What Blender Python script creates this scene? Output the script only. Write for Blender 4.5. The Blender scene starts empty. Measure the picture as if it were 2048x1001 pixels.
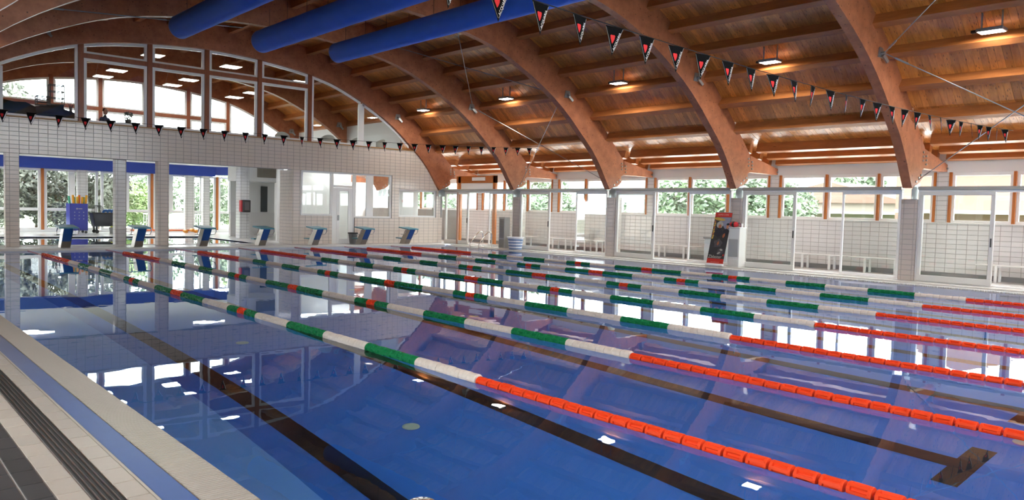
import bpy, math, random
import numpy as np
from mathutils import Vector, Matrix
random.seed(7)
R_ = random.Random(11)
sc = bpy.context.scene
COL = sc.collection

# ------------------------------------------------------------------ camera
FPX, YAW, PITCH, ROLL = 1523.404, 0.731793, -0.0512876, 0.0263095
CAM = Vector((-2.17691, -0.0429, 1.489176))
f_ = Vector((math.sin(YAW)*math.cos(PITCH), math.cos(YAW)*math.cos(PITCH), math.sin(PITCH)))
r_ = Vector((math.cos(YAW), -math.sin(YAW), 0)); u_ = r_.cross(f_)
rr = r_*math.cos(ROLL)+u_*math.sin(ROLL); uu = -r_*math.sin(ROLL)+u_*math.cos(ROLL)
cd = bpy.data.cameras.new('camera'); cam = bpy.data.objects.new('camera', cd); COL.objects.link(cam)
cd.sensor_width = 36.0; cd.lens = FPX/2048*36.0; cd.clip_start = 0.05; cd.clip_end = 2000
cam.matrix_world = Matrix(((rr.x, uu.x, -f_.x, CAM.x), (rr.y, uu.y, -f_.y, CAM.y), (rr.z, uu.z, -f_.z, CAM.z), (0, 0, 0, 1)))
sc.camera = cam

# ------------------------------------------------------------------ world, exposure, light transport
w = bpy.data.worlds.new('overcast_sky'); sc.world = w; w.use_nodes = True
nt = w.node_tree; nt.nodes.clear()
tc = nt.nodes.new('ShaderNodeTexCoord'); sep = nt.nodes.new('ShaderNodeSeparateXYZ')
rp = nt.nodes.new('ShaderNodeValToRGB'); bg = nt.nodes.new('ShaderNodeBackground'); ow = nt.nodes.new('ShaderNodeOutputWorld')
nt.links.new(tc.outputs['Generated'], sep.inputs[0]); nt.links.new(sep.outputs['Z'], rp.inputs[0])
rp.color_ramp.elements[0].position = 0.0; rp.color_ramp.elements[0].color = (0.92, 0.96, 1.0, 1)
rp.color_ramp.elements[1].position = 0.6; rp.color_ramp.elements[1].color = (0.96, 0.98, 1.0, 1)
nt.links.new(rp.outputs[0], bg.inputs[0]); bg.inputs[1].default_value = 9.0
nt.links.new(bg.outputs[0], ow.inputs[0])
sc.view_settings.view_transform = 'Standard'; sc.view_settings.look = 'None'
sc.view_settings.gamma = 1.0; sc.view_settings.use_curve_mapping = False
sc.view_settings.exposure = 1.0
cy = sc.cycles
cy.max_bounces = 10; cy.diffuse_bounces = 5; cy.glossy_bounces = 4; cy.transmission_bounces = 6; cy.transparent_max_bounces = 28; cy.adaptive_threshold = 0.02
cy.sample_clamp_indirect = 8.0; cy.use_denoising = True; cy.blur_glossy = 0.6
LAMP_POWER = 22.0      # roof lamp panels, W each

# ------------------------------------------------------------------ materials
MATS = {}
def _base(name):
    m = bpy.data.materials.new(name); m.use_nodes = True
    n = m.node_tree; b = n.nodes['Principled BSDF']
    return m, n, b
def mat(name, col, rough=0.5, metal=0.0, var=0.0, vscale=8.0, coat=0.0, rnd=0.0, emit=None, estr=0.0, bump=0.0, bscale=60.0, trans=0.0):
    if name in MATS: return MATS[name]
    m, n, b = _base(name)
    b.inputs['Base Color'].default_value = (*col, 1); b.inputs['Roughness'].default_value = rough; b.inputs['Metallic'].default_value = metal
    if coat: b.inputs['Coat Weight'].default_value = coat; b.inputs['Coat Roughness'].default_value = 0.15
    src = None
    if var:
        t = n.nodes.new('ShaderNodeTexCoord'); no = n.nodes.new('ShaderNodeTexNoise'); no.inputs['Scale'].default_value = vscale; no.inputs['Detail'].default_value = 4
        n.links.new(t.outputs['Object'], no.inputs['Vector'])
        mp = n.nodes.new('ShaderNodeMapRange'); mp.inputs[3].default_value = 1-var; mp.inputs[4].default_value = 1+var
        n.links.new(no.outputs['Fac'], mp.inputs[0]); src = mp.outputs[0]
    if rnd:
        oi = n.nodes.new('ShaderNodeObjectInfo'); mp2 = n.nodes.new('ShaderNodeMapRange'); mp2.inputs[3].default_value = 1-rnd; mp2.inputs[4].default_value = 1+rnd
        n.links.new(oi.outputs['Random'], mp2.inputs[0])
        if src:
            mu = n.nodes.new('ShaderNodeMath'); mu.operation = 'MULTIPLY'; n.links.new(src, mu.inputs[0]); n.links.new(mp2.outputs[0], mu.inputs[1]); src = mu.outputs[0]
        else: src = mp2.outputs[0]
    if src:
        mx = n.nodes.new('ShaderNodeMix'); mx.data_type = 'RGBA'; mx.blend_type = 'MULTIPLY'; mx.inputs[0].default_value = 1
        mx.inputs[6].default_value = (*col, 1); n.links.new(src, mx.inputs[7]); n.links.new(mx.outputs[2], b.inputs['Base Color'])
    if bump:
        t = n.nodes.new('ShaderNodeTexCoord'); no = n.nodes.new('ShaderNodeTexNoise'); no.inputs['Scale'].default_value = bscale
        bp = n.nodes.new('ShaderNodeBump'); bp.inputs['Strength'].default_value = bump; bp.inputs['Distance'].default_value = 0.01
        n.links.new(t.outputs['Object'], no.inputs['Vector']); n.links.new(no.outputs['Fac'], bp.inputs['Height']); n.links.new(bp.outputs[0], b.inputs['Normal'])
    if emit: b.inputs['Emission Color'].default_value = (*emit, 1); b.inputs['Emission Strength'].default_value = estr
    if trans: b.inputs['Transmission Weight'].default_value = trans
    MATS[name] = m; return m
def wood(name, c1, c2, knot, scale=(1, 1, 1), rough=0.35, coat=0.0, rnd=0.15, kscale=5.0, kamt=0.13):
    if name in MATS: return MATS[name]
    m, n, b = _base(name)
    t = n.nodes.new('ShaderNodeTexCoord'); mp = n.nodes.new('ShaderNodeMapping'); mp.inputs['Scale'].default_value = scale
    oi = n.nodes.new('ShaderNodeObjectInfo'); ad = n.nodes.new('ShaderNodeVectorMath'); ad.operation = 'MULTIPLY_ADD'
    ad.inputs[1].default_value = (1, 1, 1)
    cm = n.nodes.new('ShaderNodeCombineXYZ'); ml = n.nodes.new('ShaderNodeMath'); ml.operation = 'MULTIPLY'; ml.inputs[1].default_value = 57.0
    n.links.new(oi.outputs['Random'], ml.inputs[0])
    for k in range(3): n.links.new(ml.outputs[0], cm.inputs[k])
    n.links.new(t.outputs['Object'], mp.inputs[0]); n.links.new(mp.outputs[0], ad.inputs[0]); n.links.new(cm.outputs[0], ad.inputs[2])
    no = n.nodes.new('ShaderNodeTexNoise'); no.inputs['Scale'].default_value = 3.0; no.inputs['Detail'].default_value = 6; no.inputs['Roughness'].default_value = 0.65
    n.links.new(ad.outputs[0], no.inputs['Vector'])
    cr = n.nodes.new('ShaderNodeValToRGB'); cr.color_ramp.elements[0].position = 0.32; cr.color_ramp.elements[0].color = (*c1, 1)
    cr.color_ramp.elements[1].position = 0.68; cr.color_ramp.elements[1].color = (*c2, 1)
    n.links.new(no.outputs['Fac'], cr.inputs[0])
    vo = n.nodes.new('ShaderNodeTexVoronoi'); vo.inputs['Scale'].default_value = kscale; n.links.new(ad.outputs[0], vo.inputs['Vector'])
    kr = n.nodes.new('ShaderNodeMapRange'); kr.inputs[1].default_value = kamt*0.5; kr.inputs[2].default_value = kamt; n.links.new(vo.outputs['Distance'], kr.inputs[0])
    mx = n.nodes.new('ShaderNodeMix'); mx.data_type = 'RGBA'; n.links.new(kr.outputs[0], mx.inputs[0]); mx.inputs[6].default_value = (*knot, 1); n.links.new(cr.outputs[0], mx.inputs[7])
    mr = n.nodes.new('ShaderNodeMapRange'); mr.inputs[3].default_value = 1-rnd; mr.inputs[4].default_value = 1+rnd; n.links.new(oi.outputs['Random'], mr.inputs[0])
    m2 = n.nodes.new('ShaderNodeMix'); m2.data_type = 'RGBA'; m2.blend_type = 'MULTIPLY'; m2.inputs[0].default_value = 1
    n.links.new(mx.outputs[2], m2.inputs[6]); n.links.new(mr.outputs[0], m2.inputs[7]); n.links.new(m2.outputs[2], b.inputs['Base Color'])
    b.inputs['Roughness'].default_value = rough
    if coat: b.inputs['Coat Weight'].default_value = coat; b.inputs['Coat Roughness'].default_value = 0.22
    MATS[name] = m; return m
def glass(name, tint=(0.97, 0.99, 0.98), refl=0.9):
    if name in MATS: return MATS[name]
    m = bpy.data.materials.new(name); m.use_nodes = True; n = m.node_tree; n.nodes.clear()
    o = n.nodes.new('ShaderNodeOutputMaterial'); tr = n.nodes.new('ShaderNodeBsdfTransparent'); gl = n.nodes.new('ShaderNodeBsdfGlossy')
    tr.inputs[0].default_value = (*tint, 1); gl.inputs['Roughness'].default_value = 0.02; gl.inputs['Color'].default_value = (refl, refl, refl, 1)
    lw = n.nodes.new('ShaderNodeLayerWeight'); lw.inputs[0].default_value = 0.5; mx = n.nodes.new('ShaderNodeMixShader')   # Schlick reflectance of a thin pane
    pw = n.nodes.new('ShaderNodeMath'); pw.operation = 'POWER'; pw.inputs[1].default_value = 5.0
    fr = n.nodes.new('ShaderNodeMath'); fr.operation = 'MULTIPLY_ADD'; fr.inputs[1].default_value = 0.96; fr.inputs[2].default_value = 0.04
    n.links.new(lw.outputs['Facing'], pw.inputs[0]); n.links.new(pw.outputs[0], fr.inputs[0])
    n.links.new(fr.outputs[0], mx.inputs[0]); n.links.new(tr.outputs[0], mx.inputs[1]); n.links.new(gl.outputs[0], mx.inputs[2]); n.links.new(mx.outputs[0], o.inputs[0])
    MATS[name] = m; return m
def water(name, strength):
    m = bpy.data.materials.new(name); m.use_nodes = True; n = m.node_tree; n.nodes.clear()
    o = n.nodes.new('ShaderNodeOutputMaterial'); g = n.nodes.new('ShaderNodeBsdfGlass'); g.inputs['IOR'].default_value = 1.333
    g.inputs['Roughness'].default_value = 0.0; g.inputs['Color'].default_value = (0.95, 0.98, 1.0, 1)
    t = n.nodes.new('ShaderNodeTexCoord'); n1 = n.nodes.new('ShaderNodeTexNoise'); n1.inputs['Scale'].default_value = 1.3; n1.inputs['Detail'].default_value = 2.0
    n2 = n.nodes.new('ShaderNodeTexNoise'); n2.inputs['Scale'].default_value = 0.35; n2.inputs['Detail'].default_value = 1.0
    mu = n.nodes.new('ShaderNodeMath'); mu.operation = 'MULTIPLY'
    bp = n.nodes.new('ShaderNodeBump'); bp.inputs['Strength'].default_value = strength; bp.inputs['Distance'].default_value = 0.05
    n.links.new(t.outputs['Object'], n1.inputs['Vector']); n.links.new(t.outputs['Object'], n2.inputs['Vector'])
    n3 = n.nodes.new('ShaderNodeTexNoise'); n3.inputs['Scale'].default_value = 7.0; n3.inputs['Detail'].default_value = 1.0
    ma = n.nodes.new('ShaderNodeMath'); ma.operation = 'MULTIPLY_ADD'; ma.inputs[1].default_value = 0.055
    n.links.new(t.outputs['Object'], n3.inputs['Vector']); n.links.new(n3.outputs['Fac'], ma.inputs[0]); n.links.new(mu.outputs[0], ma.inputs[2])
    n.links.new(n1.outputs['Fac'], mu.inputs[0]); n.links.new(n2.outputs['Fac'], mu.inputs[1]); n.links.new(ma.outputs[0], bp.inputs['Height'])
    n.links.new(bp.outputs[0], g.inputs['Normal']); n.links.new(g.outputs[0], o.inputs[0])
    return m

M_arch = wood('arch_glulam', (0.30, 0.100, 0.045), (0.47, 0.175, 0.080), (0.12, 0.036, 0.016), (1.3, 1, 1.3), 0.5, 0.0, 0.08, 6.5, 0.17)
M_purl = wood('purlin_timber', (0.36, 0.125, 0.037), (0.52, 0.20, 0.062), (0.17, 0.05, 0.016), (3, 0.5, 3), 0.42, 0.15, 0.12, 2.0, 0.08)
M_plank = wood('roof_plank', (0.64, 0.235, 0.045), (0.88, 0.39, 0.095), (0.16, 0.05, 0.013), (1.2, 6, 1.2), 0.30, 0.9, 0.22, 4.0, 0.20)
M_mull = wood('orange_mullion', (0.44, 0.13, 0.022), (0.56, 0.18, 0.035), (0.25, 0.07, 0.02), (4, 4, 0.6), 0.4, 0.2, 0.05)
M_post = wood('brown_window_post', (0.25, 0.065, 0.025), (0.35, 0.10, 0.035), (0.15, 0.04, 0.02), (4, 4, 0.6), 0.45, 0.1, 0.05)
M_walltile = mat('warm_white_wall_tile', (0.72, 0.64, 0.575), 0.2, rnd=0.035)
M_tile = mat('white_wall_tile', (0.76, 0.75, 0.745), 0.18, rnd=0.035)
M_coltile_shade = mat('shaded_column_tile', (0.50, 0.44, 0.40), 0.2, rnd=0.04)  # white tile darkened: the columns' backlit shade is put into the colour
M_grout = mat('grey_grout', (0.33, 0.315, 0.30), 0.9, var=0.08)
M_plaster = mat('white_plaster', (0.80, 0.80, 0.79), 0.8, var=0.03, vscale=2)
M_white = mat('white_painted_aluminium', (0.86, 0.86, 0.85), 0.35)
M_frame = mat('grey_white_aluminium', (0.62, 0.615, 0.59), 0.4)
M_rail = mat('grey_steel_rail', (0.42, 0.42, 0.39), 0.4, metal=0.3)
M_glass = glass('window_glass')
M_deck = mat('pale_deck_tile', (0.76, 0.745, 0.72), 0.22, var=0.05, vscale=3)
M_deckbeige = mat('beige_deck_tile', (0.40, 0.35, 0.30), 0.30, rnd=0.06, var=0.06, vscale=20)
M_darktile = mat('charcoal_deck_tile', (0.032, 0.031, 0.033), 0.5, rnd=0.15, var=0.15, vscale=25)
M_black = mat('black_plastic', (0.018, 0.017, 0.016), 0.45)
M_rubber = mat('black_drain_slats', (0.014, 0.013, 0.012), 0.7)
M_grate = mat('cream_overflow_grate', (0.42, 0.375, 0.325), 0.4, rnd=0.05)
M_bluestrip = mat('blue_gutter_lining', (0.050, 0.105, 0.30), 0.35, var=0.12, vscale=6)
M_pool = mat('blue_pool_lining', (0.040, 0.215, 0.70), 0.6, var=0.05, vscale=1.2)
M_poolstrip = mat('pale_blue_pool_lining', (0.20, 0.50, 0.96), 0.6, var=0.05, vscale=1.2)
M_lane = mat('black_lane_marking', (0.012, 0.011, 0.010), 0.6, var=0.1)
M_blue = mat('blue_duct_fabric', (0.060, 0.20, 0.82), 0.75, bump=0.3, bscale=25, var=0.10, vscale=3)
M_bluepaint = mat('blue_painted_fascia', (0.020, 0.055, 0.36), 0.4)
M_steel = mat('stainless_steel', (0.62, 0.61, 0.60), 0.18, metal=1.0)
M_galv = mat('galvanised_steel', (0.36, 0.38, 0.39), 0.42, metal=0.8)
M_lamp = mat('lamp_diffuser', (1, 1, 1), 0.5, emit=(1.0, 0.93, 0.82), estr=14.0)
M_panel = mat('ceiling_panel_diffuser', (1, 1, 1), 0.5, emit=(1.0, 0.97, 0.92), estr=7.0)
M_tube = mat('tube_lamp_diffuser', (1, 1, 1), 0.5, emit=(1.0, 1.0, 1.0), estr=6.0)
M_fgreen = mat('green_float_plastic', (0.010, 0.19, 0.065), 0.28)
M_fred = mat('orange_red_float_plastic', (0.78, 0.065, 0.017), 0.28)
M_fwhite = mat('cream_float_plastic', (0.70, 0.62, 0.54), 0.4, var=0.08, vscale=30)
for _m in (M_fgreen, M_fred, M_fwhite):
    _b = _m.node_tree.nodes['Principled BSDF']; _b.inputs['Specular IOR Level'].default_value = 0.12; _b.inputs['Roughness'].default_value = 0.5
M_rope = mat('red_rope', (0.62, 0.04, 0.03), 0.6)
M_flag = mat('black_flag_cloth', (0.004, 0.004, 0.0045), 0.95)
M_flag.node_tree.nodes['Principled BSDF'].inputs['Specular IOR Level'].default_value = 0.1
M_flagred = mat('red_flag_print', (0.60, 0.012, 0.015), 0.8)
M_flagtext = mat('white_flag_print', (0.72, 0.70, 0.68), 0.8)
M_teal = mat('teal_block_platform', (0.075, 0.28, 0.36), 0.4)
M_blockblue = mat('blue_block_post', (0.018, 0.085, 0.30), 0.35)
M_blocksteel = mat('brushed_block_steel', (0.36, 0.33, 0.29), 0.35, metal=0.85)
M_grass = mat('grass', (0.11, 0.15, 0.07), 0.9, var=0.3, vscale=0.8)
M_paving = mat('pale_paving', (0.5, 0.48, 0.45), 0.8, var=0.1)
M_bark = mat('tree_bark', (0.10, 0.075, 0.055), 0.9, var=0.25, vscale=6)

# ------------------------------------------------------------------ mesh helpers
class G:
    def __init__(s): s.v = []; s.f = []; s.mi = []
    def add(s, vs, fs, m=0):
        o = len(s.v); s.v += [tuple(p) for p in vs]; s.f += [tuple(i+o for i in q) for q in fs]; s.mi += [m]*len(fs); return s
    def box(s, x0, x1, y0, y1, z0, z1, m=0):
        return s.add([(x0,y0,z0),(x1,y0,z0),(x1,y1,z0),(x0,y1,z0),(x0,y0,z1),(x1,y0,z1),(x1,y1,z1),(x0,y1,z1)],
                     [(3,2,1,0),(4,5,6,7),(0,1,5,4),(1,2,6,5),(2,3,7,6),(3,0,4,7)], m)
    def cbox(s, x0, x1, y0, y1, z0, z1, c=0.01, m=0):          # chamfered box
        vs = []; fs = []
        import itertools
        idx = {}
        lo = (x0,y0,z0); hi = (x1,y1,z1)
        for sx, sy, sz in itertools.product((0,1),(0,1),(0,1)):
            sg = (sx,sy,sz)
            for ax in range(3):
                p = [0,0,0]
                for k in range(3):
                    b = hi[k] if sg[k] else lo[k]
                    if k != ax: b += (-c if sg[k] else c)
                    p[k] = b
                idx[(sg,ax)] = len(vs); vs.append(tuple(p))
        for ax in range(3):
            a, b = [k for k in range(3) if k != ax]
            for sv in (0,1):
                q = []
                for (i,j) in ((0,0),(1,0),(1,1),(0,1)):
                    sg = [0,0,0]; sg[ax] = sv; sg[a] = i; sg[b] = j; q.append(idx[(tuple(sg),ax)])
                fs.append(tuple(q))
        for ax in range(3):                                       # edges along ax
            a, b = [k for k in range(3) if k != ax]
            for i in (0,1):
                for j in (0,1):
                    s0 = [0,0,0]; s0[a] = i; s0[b] = j; s1 = list(s0); s1[ax] = 1
                    fs.append((idx[(tuple(s0),a)], idx[(tuple(s1),a)], idx[(tuple(s1),b)], idx[(tuple(s0),b)]))
        for sg in itertools.product((0,1),(0,1),(0,1)):
            fs.append(tuple(idx[(sg,k)] for k in range(3)))
        return s.add(vs, fs, m)
    def obox(s, c, ax, ay, az, hx, hy, hz, m=0):                  # oriented box, half sizes
        c = Vector(c); vs = []
        for k in ((-1,-1,-1),(1,-1,-1),(1,1,-1),(-1,1,-1),(-1,-1,1),(1,-1,1),(1,1,1),(-1,1,1)):
            vs.append(c+Vector(ax)*hx*k[0]+Vector(ay)*hy*k[1]+Vector(az)*hz*k[2])
        return s.add(vs, [(3,2,1,0),(4,5,6,7),(0,1,5,4),(1,2,6,5),(2,3,7,6),(3,0,4,7)], m)
    def bar(s, a, b, w, h, up=(0,0,1), m=0):                      # rectangular bar from a to b
        a = Vector(a); b = Vector(b); d = (b-a); L = d.length; d.normalize(); x = d.cross(Vector(up))
        if x.length < 1e-5: x = d.cross(Vector((1,0,0)))
        x.normalize(); z = x.cross(d)
        return s.obox((a+b)/2, x, d, z, w/2, L/2, h/2, m)
    def tube(s, pts, r, n=8, cap=True, m=0):
        pts = [Vector(p) for p in pts]; rings = []; prev = None
        for i, p in enumerate(pts):
            d = (pts[min(i+1,len(pts)-1)]-pts[max(i-1,0)]).normalized()
            if prev is None:
                x = d.cross(Vector((0,0,1)))
                if x.length < 1e-4: x = d.cross(Vector((1,0,0)))
            else: x = prev-d*prev.dot(d)
            x.normalize(); y = d.cross(x); prev = x; rad = r[i] if isinstance(r,(list,tuple)) else r
            rings.append([p+(x*math.cos(2*math.pi*k/n)+y*math.sin(2*math.pi*k/n))*rad for k in range(n)])
        vs = [q for rg in rings for q in rg]; fs = []
        for i in range(len(pts)-1):
            for k in range(n): fs.append((i*n+k, i*n+(k+1)%n, (i+1)*n+(k+1)%n, (i+1)*n+k))
        if cap: fs.append(tuple(range(n-1,-1,-1))); fs.append(tuple((len(pts)-1)*n+k for k in range(n)))
        return s.add(vs, fs, m)
    def lathe(s, prof, c=(0,0,0), n=20, m=0, axis='z'):
        vs = []; fs = []
        for (r, z) in prof:
            for k in range(n):
                a = 2*math.pi*k/n; p = (r*math.cos(a), r*math.sin(a), z)
                if axis == 'y': p = (p[0], p[2], p[1])
                vs.append((p[0]+c[0], p[1]+c[1], p[2]+c[2]))
        L = len(prof)
        for i in range(L-1):
            for k in range(n): fs.append((i*n+k, i*n+(k+1)%n, (i+1)*n+(k+1)%n, (i+1)*n+k))
        if prof[0][0] > 1e-4: fs.append(tuple(range(n-1,-1,-1)))
        if prof[-1][0] > 1e-4: fs.append(tuple((L-1)*n+k for k in range(n)))
        return s.add(vs, fs, m)
    def prism(s, poly, y0, y1, m=0, axis='y'):                    # polygon in XZ extruded along Y (or YZ along X, XY along Z)
        n = len(poly)
        def P(a, b, t): return (a,t,b) if axis == 'y' else ((t,a,b) if axis == 'x' else (a,b,t))
        vs = [P(a,b,y0) for a,b in poly]+[P(a,b,y1) for a,b in poly]
        fs = [tuple(range(n)), tuple(range(2*n-1,n-1,-1))]+[(i,n+i,n+(i+1)%n,(i+1)%n) for i in range(n)]
        return s.add(vs, fs, m)
    def strip(s, A, B, y0, y1, m=0):                              # closed band between two XZ polylines, extruded along Y
        n = len(A); vs = []
        for y in (y0, y1):
            vs += [(x,y,z) for x,z in A]+[(x,y,z) for x,z in B]
        fs = []
        for i in range(n-1):
            fs.append((i,i+1,n+i+1,n+i)); fs.append((2*n+n+i,2*n+n+i+1,2*n+i+1,2*n+i))
            fs.append((i,2*n+i,2*n+i+1,i+1)); fs.append((n+i,n+i+1,3*n+i+1,3*n+i))
        fs.append((0,n,3*n,2*n)); fs.append((n-1,3*n-1,4*n-1,2*n-1))
        return s.add(vs, fs, m)
    def mesh(s, name, mats, smooth=False):
        me = bpy.data.meshes.new(name); me.from_pydata(s.v, [], s.f); 
        for q in (mats if isinstance(mats,(list,tuple)) else [mats]): me.materials.append(q)
        if any(s.mi): me.polygons.foreach_set('material_index', s.mi)
        if smooth: me.polygons.foreach_set('use_smooth', [True]*len(me.polygons))
        import bmesh
        bm = bmesh.new(); bm.from_mesh(me); bmesh.ops.recalc_face_normals(bm, faces=bm.faces); bm.to_mesh(me); bm.free()
        me.update(); return me
    def build(s, name, mats, parent=None, smooth=False, **kw):
        return put(name, s.mesh(name, mats, smooth), parent, **kw)
def put(name, me, parent=None, loc=None, rot=None, scl=None, **kw):
    o = bpy.data.objects.new(name, me); COL.objects.link(o)
    if parent is not None: o.parent = parent
    if loc is not None: o.location = loc
    if rot is not None: o.rotation_euler = rot
    if scl is not None: o.scale = scl
    for k, v in kw.items(): o[k] = v
    return o
def empty(name, loc=(0,0,0), rz=0.0, **kw):
    return put(name, None, None, loc, (0,0,rz), None, **kw)
def structure(o, label=None):
    o['kind'] = 'structure'
    if label: o['label'] = label
    return o
def children(o): return [c for c in bpy.data.objects if c.parent == o]
def copy_tree(o, parent=None, **kw):
    c = o.copy(); COL.objects.link(c)
    if parent is not None: c.parent = parent
    for k, v in kw.items(): c[k] = v
    for ch in KIDS.get(o.name, []): copy_tree(ch, c)
    return c
KIDS = {}
def remember(o):
    KIDS[o.name] = [c for c in bpy.data.objects if c.parent == o]
    for c in KIDS[o.name]: remember(c)
def smooth_bevel(o, wd=0.01, seg=2):
    m = o.modifiers.new('bevel', 'BEVEL'); m.width = wd; m.segments = seg; m.limit_method = 'ANGLE'; return o
def text_mesh(name, body, size, m):
    cu = bpy.data.curves.new(name+'_curve', 'FONT'); cu.body = body; cu.size = size; cu.align_x = 'CENTER'; cu.align_y = 'CENTER'; cu.extrude = 0.0008
    o = bpy.data.objects.new(name+'_tmp', cu); COL.objects.link(o)
    dg = bpy.context.evaluated_depsgraph_get(); me = bpy.data.meshes.new_from_object(o.evaluated_get(dg))
    bpy.data.objects.remove(o); me.materials.clear(); me.materials.append(m); me.name = name; return me

# tiles -------------------------------------------------------------
TW, TH, TJ, TD = 0.245, 0.125, 0.008, 0.006
_tile_mesh = {}
def tile_mesh(wd, ht, m=None):
    m = m or M_tile; k = (round(wd,3), round(ht,3), m.name)
    if k not in _tile_mesh:
        a, b, e = wd/2, ht/2, 0.0035
        g = G(); g.add([(-a,0,-b),(a,0,-b),(a,0,b),(-a,0,b),(-a+e,-TD,-b+e),(a-e,-TD,-b+e),(a-e,-TD,b-e),(-a+e,-TD,b-e)],
              [(4,5,6,7),(0,1,5,4),(1,2,6,5),(2,3,7,6),(3,0,4,7)])
        _tile_mesh[k] = g.mesh('tile', m)
    return _tile_mesh[k]
def tile_rects(u0, u1, v0, v1, uo=0.0, vo=0.0, tw=TW, th=TH, test=None):
    out = []
    i0 = math.floor((u0-uo)/tw); i1 = math.ceil((u1-uo)/tw); j0 = math.floor((v0-vo)/th); j1 = math.ceil((v1-vo)/th)
    for i in range(i0, i1):
        for j in range(j0, j1):
            a0 = max(u0, uo+i*tw+TJ/2); a1 = min(u1, uo+(i+1)*tw-TJ/2); b0 = max(v0, vo+j*th+TJ/2); b1 = min(v1, vo+(j+1)*th-TJ/2)
            if a1-a0 > 0.012 and b1-b0 > 0.012 and (test is None or test((a0+a1)/2, (b0+b1)/2)): out.append((a0, a1, b0, b1))
    return out
def lay_tiles(parent, faces, limit=300, m=None):
    """faces: list of (origin, u axis, v axis, normal, rects). The `limit` tiles nearest the camera become objects, the rest one stuff part."""
    items = []
    for (o, u, v, nrm, rects) in faces:
        o = Vector(o); u = Vector(u); v = Vector(v); nrm = Vector(nrm)
        for (a0, a1, b0, b1) in rects:
            c = o+u*(a0+a1)/2+v*(b0+b1)/2
            items.append(((c-CAM).length/max(0.05, abs((c-CAM).normalized().dot(nrm)))**0.5, c, u, v, nrm, a1-a0, b1-b0))
    items.sort(key=lambda t: t[0])
    for (d, c, u, v, nrm, wd, ht) in items[:limit]:
        o = put('tile', tile_mesh(wd, ht, m), parent)
        o.matrix_local = Matrix(((u.x, -nrm.x, v.x, c.x), (u.y, -nrm.y, v.y, c.y), (u.z, -nrm.z, v.z, c.z), (0,0,0,1)))
    if items[limit:]:
        g = G(); e = 0.0035
        for (d, c, u, v, nrm, wd, ht) in items[limit:]:
            a, b = wd/2, ht/2
            vs = [c-u*a-v*b, c+u*a-v*b, c+u*a+v*b, c-u*a+v*b]
            vs += [c-u*(a-e)-v*(b-e)+nrm*TD, c+u*(a-e)-v*(b-e)+nrm*TD, c+u*(a-e)+v*(b-e)+nrm*TD, c-u*(a-e)+v*(b-e)+nrm*TD]
            g.add(vs, [(4,5,6,7),(0,1,5,4),(1,2,6,5),(2,3,7,6),(3,0,4,7)])
        g.build('tiling', m or M_tile, parent, kind='stuff')
X_, Y_, Z_ = Vector((1,0,0)), Vector((0,1,0)), Vector((0,0,1))

# ------------------------------------------------------------------ key dimensions
CX = 7.65                                   # arch centre line
AY = [26.2, 21.45, 16.7, 11.95, 7.2, 2.45, -2.3]
ALL_AY = [35.7, 30.95]+AY
PX0, PX1, PY0, PY1 = -0.58, 16.65, 0.0, 25.0    # pool basin
SX = 17.4                                   # pool-side wall face
OX = 19.5                                   # outer wall inner face
EY = 26.3                                   # end wall tile face
DZ = 0.05                                   # deck height at the far sides
_u = np.array([0, 1, 2, 3.3, 4.4, 5.4, 6.45, 7.35, 8.0, 8.65, 9.0, 9.35, 9.52])
_z = np.array([6.66, 6.63, 6.55, 6.38, 6.13, 5.73, 5.2, 4.6, 4.04, 3.46, 3.03, 2.5, 2.26])
def zin(u):                                 # smooth interpolation (Catmull-Rom slopes)
    u = abs(u); i = int(np.clip(np.searchsorted(_u, u)-1, 0, len(_u)-2))
    def sl(k):
        if k == 0: return 0.0
        if k == len(_u)-1: return (_z[k]-_z[k-1])/(_u[k]-_u[k-1])
        return (_z[k+1]-_z[k-1])/(_u[k+1]-_u[k-1])
    h = _u[i+1]-_u[i]; t = (u-_u[i])/h; m0 = sl(i)*h; m1 = sl(i+1)*h
    return (2*t**3-3*t*t+1)*_z[i]+(t**3-2*t*t+t)*m0+(-2*t**3+3*t*t)*_z[i+1]+(t**3-t*t)*m1
def offs(u, d):                             # point offset by d along the outward normal, right half
    e = 0.01; s_ = (zin(u+e)-zin(max(u-e,0)))/(u+e-max(u-e,0)) if u < 9.5 else (zin(9.52)-zin(9.4))/0.12
    n = math.hypot(1, s_); return (CX+u-s_/n*d, zin(u)+d/n)
ADEPTH = 0.92
US = [0,0.6,1.2,1.8,2.4,3.0,3.6,4.2,4.8,5.3,5.8,6.3,6.8,7.2,7.6,8.0,8.3,8.6]

# ------------------------------------------------------------------ ceiling: planks, purlins, arches
ceiling = structure(empty('ceiling'), 'curved timber roof of orange planks on purlins')
deck_r = [offs(u, ADEPTH) for u in US]
deck_r = [p for p in deck_r if p[0] < 17.75]+[(17.95, 3.72), (19.85, 3.22)]
deck_l = [(2*CX-x, z) for x, z in deck_r][::-1]
deck = deck_l[:-1]+deck_r
def offpoly(P, d):
    out = []
    for i, (x, z) in enumerate(P):
        a = P[max(i-1,0)]; b = P[min(i+1,len(P)-1)]; t = Vector((b[0]-a[0], b[1]-a[1])).normalized(); out.append((x-t.y*d, z+t.x*d))
    return out
PW = 0.142
plank_right = G().strip(deck_r, offpoly(deck_r, 0.05), -PW/2+0.002, PW/2-0.002)
plank_left = G().strip(deck_l, offpoly(deck_l, 0.05), -PW/2+0.002, PW/2-0.002)
pm_r = plank_right.mesh('plank', M_plank); pm_l = plank_left.mesh('plank', M_plank)
y = -3.2; k = 0; yy = []
while y < 36.2: yy.append(y); y += PW
for y in yy: put('plank', pm_r, ceiling, (0, y, R_.uniform(-0.004, 0.004)))
gl = G()
for y in yy:
    o = len(gl.v); gl.add([(a, b+y, c) for a, b, c in plank_left.v], plank_left.f)
gl.build('planking', M_plank, ceiling, kind='stuff')
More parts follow.
